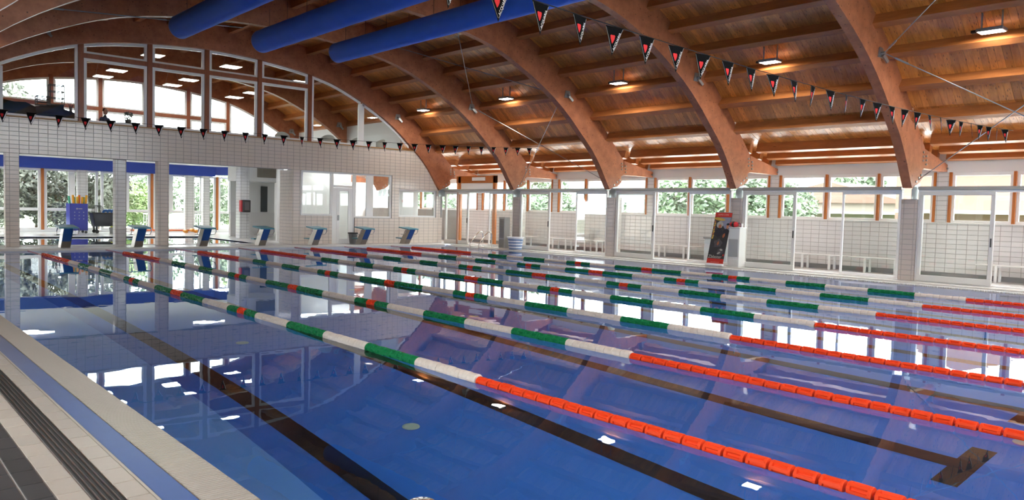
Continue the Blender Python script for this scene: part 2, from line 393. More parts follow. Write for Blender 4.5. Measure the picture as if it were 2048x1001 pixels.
G().strip(offpoly(deck, 0.056), offpoly(deck, 0.16), -3.4, 36.4).build('roof_covering', mat('dark_roof_felt', (0.05,0.05,0.05), 0.9), ceiling)
# arc-length along the deck to place purlins
def arc_at(P, s):
    for i in range(len(P)-1):
        L = math.dist(P[i], P[i+1])
        if s <= L or i == len(P)-2:
            t = s/L; q = (P[i][0]+(P[i+1][0]-P[i][0])*t, P[i][1]+(P[i+1][1]-P[i][1])*t)
            d = Vector((P[i+1][0]-P[i][0], P[i+1][1]-P[i][1])).normalized(); return q, d
        s -= L
def arc_of_x(P, x):
    s = 0
    for i in range(len(P)-1):
        if P[i+1][0] >= x: return s+math.dist(P[i], P[i+1])*(x-P[i][0])/(P[i+1][0]-P[i][0])
        s += math.dist(P[i], P[i+1])
    return s
S0 = arc_of_x(deck_r, 14.34)-0.52
rows = [S0+0.98*k for k in range(-7, 5)]
rows = [s for s in rows if s > 0.2]
PB, PD = 0.16, 0.26
purl_spots = []
for s in rows:
    q, d = arc_at(deck_r, s); n = Vector((-d.y, d.x)); purl_spots.append((Vector(q), d, n))
for (x, tz) in ((18.25, None), (18.85, None), (19.38, None)):
    s = arc_of_x(deck_r, x); q, d = arc_at(deck_r, s); purl_spots.append((Vector(q), d, Vector((-d.y, d.x))))
mid_spots = [p for p in purl_spots]
for (q, d, n) in mid_spots:
    for side in (1, -1):
        a0 = q-d*PB/2-n*PD; 
        pts = [q-d*PB/2, q+d*PB/2, q+d*PB/2-n*PD, q-d*PB/2-n*PD]
        poly = [((p.x if side == 1 else 2*CX-p.x), p.y) for p in pts]
        cxp = sum(p[0] for p in poly)/4; czp = sum(p[1] for p in poly)/4
        mesh = None
        ys = sorted(ALL_AY)
        if side == -1 and q.x > 14: 
            pass
        bays = [(ys[i]+0.22, ys[i+1]) for i in range(len(ys)-1)]+[(-3.2, ys[0])]
        me = {}
        for (b0, b1) in bays:
            L = round(b1-b0, 2)
            if L not in me: me[L] = G().prism([(p[0]-cxp, p[1]-czp) for p in poly], -L/2, L/2).mesh('purlin', M_purl)
            put('purlin', me[L], ceiling, (cxp, (b0+b1)/2, czp))
# arches
ext_r = [offs(u, ADEPTH) for u in US]; ext_r = [p for p in ext_r if p[0] < 17.72]+[(17.80, 3.30)]
int_r = [(CX+u, zin(u)) for u in US if u < 8.6]+[(CX+u, zin(u)) for u in (8.65, 9.0, 9.35, 9.5)]
foot = [(17.86, 2.82), (17.70, 2.74), (17.74, 2.56), (17.62, 2.46), (17.42, 2.38)]
def arch_mesh():
    # quads between resampled intrados and extrados, plus the notched foot
    n = 44; g = G()
    def resample(P):
        L = [0]
        for i in range(len(P)-1): L.append(L[-1]+math.dist(P[i], P[i+1]))
        out = []
        for k in range(n): out.append(arc_at(P, L[-1]*k/(n-1))[0])
        return out
    A = resample(int_r); B = resample(ext_r)
    A2 = [(2*CX-x, z) for x, z in A][::-1]; B2 = [(2*CX-x, z) for x, z in B][::-1]
    g.strip(A2[:-1]+A, B2[:-1]+B, 0, 0.22)
    tip = A[-1]; top = B[-1]
    for mir in (0, 1):
        poly = [tip, top]+foot
        if mir: poly = [(2*CX-x, z) for x, z in poly]
        g.prism(poly, 0, 0.22)
    return g
am = arch_mesh().mesh('beam', M_arch)
bolt_m = G().lathe([(0.0,-0.02),(0.028,-0.02),(0.028,0.0),(0.016,0.004),(0.016,0.012),(0.0,0.012)], n=8, axis='y').mesh('bolt', M_galv)
pl = G().prism([(17.12,2.02),(17.45,2.02),(17.62,2.42),(17.30,2.36),(17.12,2.25)], -0.012, 0.0).mesh('foot_plate', M_galv)
stub_m = G().prism([(17.86,3.28),(19.45,2.98),(19.45,2.80),(17.86,2.80)], 0.02, 0.20).mesh('eave_beam', M_arch)
brk = G()
brk.prism([(14.86,5.05),(15.16,5.05),(15.10,5.27),(14.92,5.27)], -0.02, 0.0); brk.tube([(15.0,-0.10,5.14),(15.0,0.0,5.14)], 0.035, 8); brk.bar((15.02,-0.06,5.10),(15.16,-0.1,4.96),0.04,0.07)
brk_m = brk.mesh('tie_bracket', M_galv)
ORD = {35.7:'at the far lounge glazing', 30.95:'crossing the upstairs lounge behind the end wall', 26.2:'framing the end wall windows', 21.45:'second from the tiled end wall', 16.7:'third from the tiled end wall', 11.95:'fourth from the tiled end wall', 7.2:'nearest full arch at the right', 2.45:'beside the viewer', -2.3:'behind the viewer'}
for ya in ALL_AY[:-1]:
    a = empty('timber_arch', (0, ya, 0), kind='structure', label='reddish brown laminated timber arch '+ORD[ya], category='arch')
    put('beam', am, a); put('eave_beam', stub_m, a); put('foot_plate', pl, a)
    if ya > 0:
        for (bx_, bz_) in ((17.72,3.18),(17.73,3.08),(17.73,2.98),(17.92,3.1),(17.93,3.0),(17.93,2.9),(17.5,2.55),(17.36,2.45),(17.64,2.62),(19.38,2.88)):
            put('bolt', bolt_m, a, (bx_, 0, bz_))
        put('tie_bracket', brk_m, a)
    if ya == 26.2:
        put('tie_bracket', brk_m, a, (-2*(15.0-CX)+2.35, 0, 1.32))

# ------------------------------------------------------------------ pool basin, water, floors
basin = structure(empty('pool_basin'), 'blue lined swimming pool basin with black lane lines')
D = 2.0
G().box(PX0, PX1, PY0, PY1, -D-0.1, -D).build('basin_floor', M_pool, basin)
G().box(PX0, 0.6, PY0, PY1, -D, -D+0.002).build('floor_strip', M_poolstrip, basin)
for nm, b in (('side_wall', (PX0-0.15,PX0,PY0,PY1)), ('side_wall', (PX1,PX1+0.15,PY0,PY1)), ('end_wall', (PX0-0.15,PX1+0.15,PY0-0.15,PY0)), ('end_wall', (PX0-0.15,PX1+0.15,PY1,PY1+0.15))):
    G().box(*b, -D, -0.012).build(nm, M_pool, basin)
for i in range(8):
    xc = 1.0+2*i
    g = G().box(xc-0.115, xc+0.115, 2.0, 23.0, -D+0.002, -D+0.006).box(xc-0.5, xc+0.5, 2.0, 2.2, -D+0.0065, -D+0.008).box(xc-0.5, xc+0.5, 22.8, 23.0, -D+0.0065, -D+0.008)
    g.build('lane_line', M_lane, basin)
cov = G().lathe([(0.085,0.0),(0.085,0.012),(0.065,0.02),(0.0,0.02)], n=20).mesh('inlet_cover', mat('pale_green_inlet', (0.45,0.62,0.50), 0.5))
for xr in (2.0, 6.0, 10.0, 14.0):
    for yr in (2.0, 6.0, 10.0, 14.0, 18.0, 22.0): put('inlet_cover', cov, basin, (xr-0.06, yr-0.08, -D+0.002))
wt = G().add([(PX0,PY0,0),(PX1,PY0,0),(PX1,PY1,0),(PX0,PY1,0)], [(0,1,2,3)]).build('pool_water', water('pool_water', 0.045), None, kind='stuff', label='calm clear pool water mirroring the hall', category='water')

floor = structure(empty('floor'), 'pale tiled pool surround')
G().box(PX1+0.28, OX, PY0-4, 38.2, -0.2, DZ).build('deck_slab', M_deck, floor)
G().box(PX0-0.28, PX1+0.28, PY1+0.28, 26.9, -0.2, DZ).build('deck_slab', M_deck, floor)
G().box(-3.0, 0.4, 26.9, 38.2, -0.2, DZ).build('deck_slab', M_deck, floor)
G().box(9.6, PX1+0.28, 26.9, 38.2, -0.2, DZ).build('deck_slab', M_deck, floor)
G().box(0.4, 9.6, 33.0, 38.2, -0.2, DZ).build('deck_slab', M_deck, floor)
G().box(-6.0, -1.8, -6.0, 30, -0.3, 0.012).build('deck_bed', M_grout, floor)
G().box(-1.8, PX0-0.3, -6.0, PY1+2, -0.3, 0.012).build('deck_bed', M_grout, floor)
G().box(-6.0, 20, -6.0, -0.3, -0.3, 0.02).build('deck_slab', M_deck, floor)
# raised coping at the far end and right side
cop = mat('pale_coping', (0.62,0.60,0.57), 0.3, var=0.06)
G().cbox(PX0, PX1, PY1+0.02, PY1+0.28, -0.05, DZ+0.012, 0.012).build('coping', cop, floor)
G().cbox(PX1+0.24, PX1+0.40, PY0, PY1, -0.05, DZ+0.006, 0.01).build('coping', cop, floor)
# overflow grates
def grate(name, x0, x1, y0, y1, z, pitch, along='y'):
    g = G(); n = int((y1-y0)/pitch)
    for i in range(n):
        yc = y0+(i+0.5)*pitch; g.box(x0, x1, yc-pitch*0.31, yc+pitch*0.31, z-0.022, z)
    return g
GX1 = PX0; GX0 = PX0-0.245
gr = empty('overflow_grate', (0,0,0), kind='structure', label='cream slatted overflow grate along the near pool edge', category='grate')
grate('g', GX0+0.01, GX1-0.01, 1.0, PY1, 0.012, 0.026).build('slats', M_grate, gr, kind='stuff')
g = G()
for xx in (GX0, GX0+0.06, GX0+0.12, GX0+0.18, GX1-0.012): g.box(xx, xx+0.012, 1.0, PY1, -0.02, 0.006)
g.build('carrier_rails', M_grate, gr)
G().box(GX0, GX1, 1.0, PY1, -0.3, -0.06).build('gutter_channel', mat('dark_gutter', (0.12,0.11,0.10), 0.6), gr)
gr2 = empty('overflow_grate', (0,0,0), kind='structure', label='white slatted overflow grate along the glazed side', category='grate')
grate('g', PX1, PX1+0.24, 0.5, PY1, 0.02, 0.05).build('slats', mat('white_grate', (0.66,0.65,0.62), 0.35), gr2, kind='stuff')
G().box(PX1, PX1+0.24, 0.0, PY1, -0.2, -0.01).build('gutter_channel', MATS['dark_gutter'], gr2)
# blue strip, beige tiles, slotted drain, charcoal tiles on the near deck
bs = empty('gutter_strip', (0,0,0), kind='structure', label='blue lined strip beside the overflow grate', category='strip')
G().box(-0.972, GX0-0.002, 0.6, PY1, -0.05, 0.014).build('lining', M_bluestrip, bs)
G().box(-0.985, -0.972, 0.6, PY1, -0.05, 0.019).build('edge_trim', M_grate, bs)
def floor_tiles(x0, x1, ln, m, y0, y1, mx):
    wd = x1-x0-0.006; a, b, e = wd/2, ln/2-0.003, 0.003
    me = G().add([(-a,-b,-0.01),(a,-b,-0.01),(a,b,-0.01),(-a,b,-0.01),(-a+e,-b+e,0.006),(a-e,-b+e,0.006),(a-e,b-e,0.006),(-a+e,b-e,0.006)],[(4,5,6,7),(0,1,5,4),(1,2,6,5),(2,3,7,6),(3,0,4,7)]).mesh('floor_tile', m)
    y = y0; n = 0
    while y < y1:
        put('floor_tile', me, floor, ((x0+x1)/2, y+ln/2, 0.012+R_.uniform(0,0.0012))); y += ln; n += 1
floor_tiles(-1.103, -0.985, 0.245, M_deckbeige, 2.0, 18, 0)
floor_tiles(-1.362, -1.232, 0.245, M_deckbeige, 2.0, 14, 0)
floor_tiles(-1.478, -1.362, 0.245, M_darktile, 2.0, 12, 0)
floor_tiles(-1.60, -1.482, 0.245, M_darktile, 2.0, 12, 0)
floor_tiles(-1.72, -1.60, 0.245, M_darktile, 2.0, 12, 0)
floor_tiles(-1.84, -1.72, 0.245, M_darktile, 2.0, 10, 0)
dr = empty('slot_drain', (0,0,0), kind='structure', label='black slotted floor drain between beige tiles', category='drain')
G().box(-1.232, -1.103, 0.6, 25, -0.06, 0.0).build('channel', M_black, dr)
for i in range(5):
    xx = -1.222+i*0.0262
    G().cbox(xx-0.002, xx+0.0115, 0.6, 25, -0.02, 0.021, 0.003).build('slat', M_rubber, dr)

# ------------------------------------------------------------------ right side: columns, rail, sliding doors, outer wall
col_lab = {26.2:'at the far corner', 21.45:'beside the blue and white basket', 16.7:'between the second and third glazed bays', 11.95:'behind the leaning banner', 7.2:'at the right below the nearest arch', 2.45:'outside the right edge'}
for ya in AY[:-1]:
    if ya in (26.2, 2.45): continue
    c = empty('tiled_column', (0,0,0), kind='structure', label='white tiled column '+col_lab[ya], category='column')
    x0, x1, y0, y1 = SX, SX+0.34, ya-0.04, ya+0.32
    G().box(x0, x1, y0, y1, DZ, 2.03).build('core', M_grout, c)
    fr = [((x0,y1,0), -Y_, Z_, -X_, tile_rects(0, y1-y0, DZ, 2.03, 0.06, DZ)), ((x0,y0,0), X_, Z_, -Y_, tile_rects(0, x1-x0, DZ, 2.03, 0.05, DZ)), ((x0,y1,0), X_, Z_, Y_, tile_rects(0, x1-x0, DZ, 2.03, 0.05, DZ))]
    lay_tiles(c, fr, 120, M_coltile_shade)
trim = structure(empty('trim_1'), 'grey steel rail above the sliding doors')
bays = [(AY[i+1], AY[i]) for i in range(5)]
for (a, b) in bays:
    G().cbox(SX-0.03, SX+0.16, a+0.33, b-0.05, 2.255, 2.335, 0.008).build('rail', M_rail, trim)
def framed_panel(parent, x0, x1, y0, y1, z0, z1, fw, fb=None, mf=None, handle=None):
    """glazed door leaf in the plane x: frame of four members, pane, optional handle"""
    mf = mf or M_frame; fb = fb or fw
    for (a, b, c, d) in ((y0, y1, z0, z0+fb), (y0, y1, z1-fw, z1), (y0, y0+fw, z0+fb, z1-fw), (y1-fw, y1, z0+fb, z1-fw)):
        G().cbox(x0, x1, a, b, c, d, 0.006).build('frame_member', mf, parent)
    xm = (x0+x1)/2
    G().box(xm-0.004, xm+0.004, y0+fw, y1-fw, z0+fb, z1-fw).build('pane', M_glass, parent)
    if handle is not None:
        G().cbox(x0-0.03, x0, handle-0.012, handle+0.012, 0.95, 1.15, 0.005).build('handle', M_black, parent)
dn = 0
bay_names = ['near the frame edge at the right', 'right of the leaning banner', 'left of the leaning banner', 'right of the blue and white basket', 'left of the metal speaker tower']
for bi, (a, b) in enumerate(bays):
    y0, y1 = a+0.33, b-0.05
    dn += 1
    fr = structure(empty('window_%d' % dn), 'white aluminium glazed bay frame '+bay_names[5-1-bi] if False else 'white aluminium frame of the glazed bay ' + str(['left of the metal speaker tower','right of the blue and white basket','left of the leaning banner','right of the leaning banner','at the right edge'][bi]))
    G().cbox(SX+0.02, SX+0.14, y0, y1, 2.20, 2.255, 0.006).build('head', M_white, fr)
    G().cbox(SX+0.02, SX+0.14, y0, y1, DZ, DZ+0.035, 0.006).build('threshold', M_white, fr)
    G().cbox(SX+0.02, SX+0.14, y0, y0+0.05, DZ+0.035, 2.20, 0.006).build('jamb', M_white, fr)
    G().cbox(SX+0.02, SX+0.14, y1-0.05, y1, DZ+0.035, 2.20, 0.006).build('jamb', M_white, fr)
    d1 = structure(empty('door_%d' % (2*dn-1)), 'sliding glass door in a wide grey frame')
    framed_panel(d1, SX-0.02, SX+0.05, b-1.70, b-0.10, DZ+0.02, 2.21, 0.085, 0.14, handle=b-1.66)
    d2 = structure(empty('door_%d' % (2*dn)), 'fixed glass panel in a slim white frame')
    framed_panel(d2, SX+0.06, SX+0.11, a+0.36, a+1.82, DZ+0.035, 2.20, 0.055, 0.06, M_white)

# outer wall with windows
wr = structure(empty('wall_right'), 'outer wall, white tiled below a row of windows')
G().box(OX, OX+0.25, -4, 38.2, -0.2, 1.46).build('wall_body', M_grout, wr)
G().box(OX, OX+0.25, -4, 38.2, 2.78, 3.29).build('fascia', M_plaster, wr)
G().cbox(OX-0.03, OX+0.25, -4, 38.2, 1.46, 1.485, 0.006).build('sill', M_white, wr)
G().box(OX-0.012, OX, -4, 38.2, DZ, DZ+0.12).build('skirting', mat('grey_skirting', (0.25,0.245,0.25), 0.5), wr)
faces = [((OX, 28.0, 0), -Y_, Z_, -X_, tile_rects(0, 25.5, DZ+0.125, 1.455, 0, DZ+0.125-TH*1))]
for ya in ALL_AY[2:]:
    G().box(OX, OX+0.25, ya-0.02, ya+0.28, 1.485, 2.78).build('pier', M_grout, wr)
    faces.append(((OX, ya+0.28, 0), -Y_, Z_, -X_, tile_rects(0, 0.30, 1.49, 2.775, 0.03, DZ)))
lay_tiles(wr, faces, 300)
wn = 5
allb = [(AY[i+1], AY[i]) for i in range(6)]+[(26.2, 30.95)]
for bi, (a, b) in enumerate(allb):
    y0, y1 = a+0.28, b-0.02
    wn += 1
    wd_ = structure(empty('window_%d' % wn), 'row of three outer windows with orange mullions')
    step = (y1-y0)/3
    for k in range(4):
        yc = y0+k*step; yc = min(max(yc, y0+0.035), y1-0.035)
        G().cbox(OX-0.02, OX+0.10, yc-0.035, yc+0.035, 1.486, 2.79, 0.004).build('mullion', M_mull, wd_)
    for k in range(3):
        p0, p1 = y0+k*step+0.04, y0+(k+1)*step-0.04
        if k == 0: p0 += 0.03
        if k == 2: p1 -= 0.03
        for (aa, bb, cc, dd) in ((p0, p1, 1.486, 1.55), (p0, p1, 2.70, 2.78), (p0, p0+0.07, 1.55, 2.70), (p1-0.07, p1, 1.55, 2.70)):
            G().cbox(OX+0.03, OX+0.09, aa, bb, cc, dd, 0.005).build('casement', M_white, wd_)
        G().box(OX+0.055, OX+0.061, p0+0.07, p1-0.07, 1.55, 2.70).build('pane', M_glass, wd_)

# ------------------------------------------------------------------ far end wall
we = structure(empty('wall_end'), 'white tiled end wall with openings and arched windows above')
WT = 0.30
def inside_arch(x, z): return z < zin(x-CX)-0.0 if abs(x-CX) < 9.45 else z < 2.2
g = G()
# band between openings and upper windows, pillars, right part with its window openings
def wallbox(x0, x1, z0, z1): g.box(x0, x1, EY, EY+WT, z0, z1)
wallbox(-2.6, 15.85, 2.80, 3.84)
# right part under the arch slope
g.prism([(15.85,2.25),(17.4,2.25),(17.4,2.5),(17.25,2.75),(16.8,3.35),(16.4,3.84),(15.85,3.84)], EY, EY+WT)
wallbox(14.95, 15.10, 2.25, 2.80) if False else None
wallbox(14.86, 15.85, 2.25, 2.80)
for (x0, x1) in ((-2.6,-1.95), (1.66, 2.0), (5.86, 6.20), (10.55, 10.86)): wallbox(x0, x1, DZ, 2.80)
wallbox(10.86, 12.18, DZ, 1.12)
wallbox(13.16, 15.20, DZ, 1.06)
wallbox(14.86, 15.20, 1.06, 2.25)
wallbox(15.20, 17.40, DZ, 1.12)
wallbox(17.08, 17.40, 1.12, 2.25)
g.build('wall_body', M_grout, we)
regions = [(-2.6,15.85,2.80,3.84), (1.66,2.0,DZ,2.80), (5.86,6.20,DZ,2.80), (10.55,10.86,DZ,2.80), (10.86,12.18,DZ,1.12), (13.16,15.20,DZ,1.06), (14.86,15.20,1.06,2.25), (14.86,15.85,2.25,2.80), (15.20,17.40,DZ,1.12), (17.08,17.30,1.12,2.25)]
rects = []
for (x0, x1, z0, z1) in regions: rects += tile_rects(x0, x1, z0, z1, 1.755, DZ)
rects += tile_rects(15.85, 17.3, 2.25, 3.84, 1.755, DZ, test=lambda x, z: inside_arch(x-0.30, z-0.1))
faces = [((0,EY,0), X_, Z_, -Y_, rects)]
for (xx, dd_) in ((1.66,WT), (5.86,WT), (10.55,1.05)): faces.append(((xx,EY+dd_,0), -Y_, Z_, -X_, tile_rects(0, dd_, DZ, 2.80, 0.03, DZ)))
lay_tiles(we, faces, 300, M_walltile)
G().cbox(-2.6, 16.0, EY-0.035, EY+WT, 3.84, 3.885, 0.008).build('sill', mat('ochre_sill', (0.42,0.25,0.11), 0.5), we)
# left remainder of the end wall above the arch haunch is open roof space; deep jamb beside the office
G().box(10.55, 10.86, EY+WT, 27.35, DZ, 2.8).build('return_wall', M_grout, we)

# upper arched windows
posts = [-0.45, 1.45, 3.62, 5.60, 7.42, 9.27, 11.20, 13.40]
wu = structure(empty('window_40'), 'large arched lounge window in white frames with brown posts')
for xp in posts[1:]:
    zt = zin(xp-CX)+0.12 if xp != 13.40 else 0
    if xp == 13.40: continue
    G().cbox(xp-0.075, xp+0.075, EY-0.02, EY+0.16, 3.885, zt, 0.006).build('post', M_post, wu)
ZT = 5.90
for (p0, p1) in ((3.62,5.6),(5.6,9.27),(9.27,11.2)):
    G().cbox(p0+0.075, p1-0.075, EY-0.01, EY+0.13, ZT-0.07, ZT+0.07, 0.006).build('transom', M_post, wu)
def arc_frame(parent, x0, x1, zb, fw=0.085, y0=None, mf=M_white, top=None, pane=True, yth=0.07):
    """window light from x0 to x1, bottom zb, top following the arch (or flat top)"""
    y0 = EY+0.02 if y0 is None else y0
    n = max(2, int((x1-x0)/0.25)); xs = [x0+(x1-x0)*i/n for i in range(n+1)]
    zt = [(zin(x-CX)-0.01 if top is None else top) for x in xs]
    if zt[0] < zb+0.12: 
        return
    up = list(zip(xs, zt)); lo = [(x, z-fw) for x, z in up]
    G().strip(lo, up, y0, y0+yth).build('frame_member', mf, parent)
    G().box(x0, x1, y0, y0+yth, zb, zb+fw*0.7).build('frame_member', mf, parent)
    G().box(x0, x0+fw, y0, y0+yth, zb+fw*0.7, max(zt[0]-fw, zb+fw)).build('frame_member', mf, parent)
    G().box(x1-fw, x1, y0, y0+yth, zb+fw*0.7, max(zt[-1]-fw, zb+fw)).build('frame_member', mf, parent)
    if pane:
        gg = G(); ym = y0+yth/2
        xs2 = [max(min(x, x1-fw), x0+fw) for x in xs]
        A = [(x, zb+fw*0.7) for x in xs2]; B = [(x, max(z-fw, zb+fw*0.7+0.01)) for x, z in zip(xs2, zt)]
        gg.strip(A, B, ym-0.004, ym+0.004).build('pane', M_glass, parent)
for (p0, p1, tr) in ((-0.45,1.45,False),(1.45,3.62,False),(3.62,5.6,True),(5.6,7.42,True),(7.42,9.27,True),(9.27,11.2,True)):
    if tr:
        arc_frame(wu, p0+0.08, p1-0.08, ZT+0.075); arc_frame(wu, p0+0.08, p1-0.08, 3.89, top=ZT-0.075)
    else: arc_frame(wu, p0+0.08, p1-0.08, 3.89)
arc_frame(wu, 11.28, 13.36, 3.89)
# last triangular light
xs = [13.44+0.1*i for i in range(24)]; xs = [x for x in xs if zin(x-CX) > 3.99]
up = [(x, zin(x-CX)-0.01) for x in xs]
G().strip([(x, z-0.09) for x, z in up], up, EY+0.02, EY+0.09).build('frame_member', M_white, wu)
G().box(13.36, 13.52, EY+0.02, EY+0.10, 3.89, zin(13.4-CX)-0.05).build('frame_member', M_white, wu)
G().strip([(x, 3.89) for x in xs], [(x, max(3.9, z-0.09)) for x, z in up], EY+0.05, EY+0.058).build('pane', M_glass, wu)
# office windows, door, small window in the lower right of the end wall
def wall_light(parent, x0, x1, z0, z1, fw=0.07, mid=None):
    y0, y1 = EY+0.04, EY+0.11
    for (a, b, c, d) in ((x0,x1,z0,z0+fw),(x0,x1,z1-fw,z1),(x0,x0+fw,z0+fw,z1-fw),(x1-fw,x1,z0+fw,z1-fw)):
        G().cbox(a, b, y0, y1, c, d, 0.006).build('frame_member', M_white, parent)
    xs = [x0+fw]+([mid] if mid else [])+[x1-fw]
    for i in range(len(xs)-1):
        G().box(xs[i], xs[i+1], y0+0.03, y0+0.037, z0+fw, z1-fw).build('pane', M_glass, parent)
    if mid: G().cbox(mid-0.16, mid+0.16, y0, y1, z0+fw, z1-fw, 0.006).build('mullion', M_white, parent)
wall_light(structure(empty('window_41'), 'large office window above the low tiled wall'), 10.9, 12.18, 1.12, 2.80)
wall_light(structure(empty('window_42'), 'office window showing the next arch foot'), 13.16, 14.86, 1.06, 2.80, mid=13.85)
wall_light(structure(empty('window_43'), 'small window with a red sign behind'), 15.20, 17.08, 1.12, 2.25)
G().box(15.20, 17.08, EY, EY+0.03, 1.06, 1.12).build('window_ledge', M_white, we)
do = structure(empty('door_20'), 'white glazed office door with a fanlight')
for (a, b, c, d) in ((12.18,12.25,DZ,2.80),(13.09,13.16,DZ,2.80),(12.25,13.09,2.73,2.80),(12.25,13.09,2.22,2.30)):
    G().cbox(a, b, EY+0.04, EY+0.12, c, d, 0.006).build('door_frame', M_white, do)
for (a, b, c, d) in ((12.40,12.52,DZ,2.2),(12.90,13.0,DZ,2.2),(12.52,12.90,2.08,2.2),(12.52,12.90,DZ,0.24),(12.25,12.40,DZ,2.2),(13.0,13.09,DZ,2.2)):
    G().cbox(a, b, EY+0.05, EY+0.10, c, d, 0.005).build('leaf_member', M_white, do)
G().box(12.52, 12.90, EY+0.07, EY+0.077, 0.24, 2.08).build('pane', M_glass, do)
G().box(12.25, 13.09, EY+0.07, EY+0.077, 2.30, 2.73).build('pane', M_glass, do)
G().cbox(12.44, 12.50, EY+0.01, EY+0.05, 0.95, 1.15, 0.005).build('handle', M_galv, do)

# lounge slab, room behind the end wall, rear glazing
fl2 = structure(empty('floor_lounge'), 'floor slab of the upstairs lounge')
G().box(-2.6, 15.4, EY+WT, 38.2, 3.26, 3.42).build('lounge_slab', M_plaster, fl2)
G().box(-2.6, 15.4, EY+WT+0.11, 38.2, 3.42, 3.43).build('bounce_absorber', mat('dark_bounce_absorber', (0.06,0.05,0.045), 0.5, var=0.1), fl2)  # unseen dark covering added on the slab to cut bounced light
G().box(-2.6, 15.4, EY+WT+0.005, EY+WT+0.1, 2.80, 3.26).build('downstand', M_plaster, fl2)
wb = structure(empty('wall_back'), 'rear glazed wall of the children pool room')
YB = 38.0
G().box(-2.6, 11.97, YB-0.42, YB+0.2, 2.79, 3.26).build('blue_fascia', M_bluepaint, wb)
G().prism([(11.97,YB-0.42),(12.75,YB-1.3),(12.9,YB-1.1),(12.12,YB+0.2)], 2.86, 3.26, axis='z').build('blue_fascia', M_bluepaint, wb)
G().cbox(-2.6, 12.9, YB-0.10, YB+0.25, DZ, DZ+0.10, 0.01).build('kerb', M_white, wb)
gx = [-1.95, 0.25, 2.48, 4.70, 6.92, 9.15, 10.8, 12.2, 13.6]
for xm in gx:
    if xm in (6.92, 10.8): continue
    G().cbox(xm-0.055, xm+0.055, YB-0.06, YB+0.08, DZ+0.1, 2.79, 0.005).build('mullion', M_mull, wb)
rg = 0
for i in range(len(gx)-1):
    x0, x1 = gx[i]+0.06, gx[i+1]-0.06
    rg += 1
    win = structure(empty('window_%d' % (50+rg)), 'rear window of two tall panes over a low pane')
    for (a, b, c, d) in ((x0,x1,DZ+0.1,DZ+0.19),(x0,x1,2.70,2.79),(x0,x0+0.11,DZ+0.19,2.70),(x1-0.11,x1,DZ+0.19,2.70),(x0+0.11,x1-0.11,0.97,1.09)):
        G().cbox(a, b, YB-0.02, YB+0.06, c, d, 0.006).build('frame_member', M_white, win)
    xm = (x0+x1)/2
    G().cbox(xm-0.13, xm+0.13, YB-0.02, YB+0.06, 1.09, 2.70, 0.006).build('frame_member', M_white, win)
    for (a, b, c, d) in ((x0+0.11,xm-0.13,1.09,2.70),(xm+0.13,x1-0.11,1.09,2.70),(x0+0.11,x1-0.11,DZ+0.19,0.97)):
        G().box(a, b, YB+0.015, YB+0.022, c, d).build('pane', M_glass, win)
for (x0, x1) in ((5.98,6.38),(10.57,10.99)):
    p = structure(empty('column_pier'), 'tiled pier standing at the rear glazing'); p['category'] = 'column'
    p['label'] = 'white tiled pier at the rear glazing behind the ' + ('blue noodle bin' if x0 < 8 else 'orange floor bar')
    G().box(x0, x1, YB-0.35, YB-0.07, DZ, 2.785).build('core', M_grout, p)
    lay_tiles(p, [((x0,YB-0.35,0), X_, Z_, -Y_, tile_rects(0, x1-x0, DZ, 2.79, 0.08, DZ)), ((x0,YB-0.07,0), -Y_, Z_, -X_, tile_rects(0, 0.28, DZ, 2.79, 0.02, DZ))], 60)
for (x0, x1, y0, y1, lb) in ((4.70,5.02,26.75,27.05,'grey tiled column between the first two openings of the end wall'),(10.50,10.90,31.0,31.4,'tiled column carrying the red and black extinguisher box'),(11.38,11.70,37.58,37.86,'slim tiled column near the orange mullion at the rear')):
    p = structure(empty('tiled_column')); p['category'] = 'column'; p['label'] = lb
    zc = 2.785 if y0 > 37 else 3.255
    G().box(x0, x1, y0, y1, DZ, zc).build('core', M_grout, p)
    lay_tiles(p, [((x0,y0,0), X_, Z_, -Y_, tile_rects(0, x1-x0, DZ, zc, 0.06, DZ)), ((x0,y1,0), -Y_, Z_, -X_, tile_rects(0, y1-y0, DZ, zc, 0.04, DZ))], 110)
# partition walls behind the right opening and the office
wi = structure(empty('wall_inner'), 'white partition walls of the office and store')
G().box(10.98, 13.0, 33.2, 33.35, 1.12, 3.26).build('partition', M_plaster, wi)
G().box(10.98, 13.0, 33.18, 33.37, DZ, 1.12).build('tiled_dado', M_tile, wi)
G().box(14.13, 14.25, 28.62, 38.2, DZ, 3.26).build('partition', M_plaster, wi)
G().box(10.98, 14.25, 28.5, 28.62, DZ, 3.26).build('partition', M_plaster, wi)
G().box(15.4, 15.5, EY+WT, 38.2, 3.26, 5.2).build('partition', M_plaster, wi)
G().box(13.12, 19.5, 36.0, 36.15, DZ, 3.26).build('partition', M_plaster, wi)
G().box(12.35, 12.65, 33.15, 33.19, 1.15, 2.3).build('dark_door_pane', mat('dark_pane', (0.06,0.07,0.07), 0.2), wi)
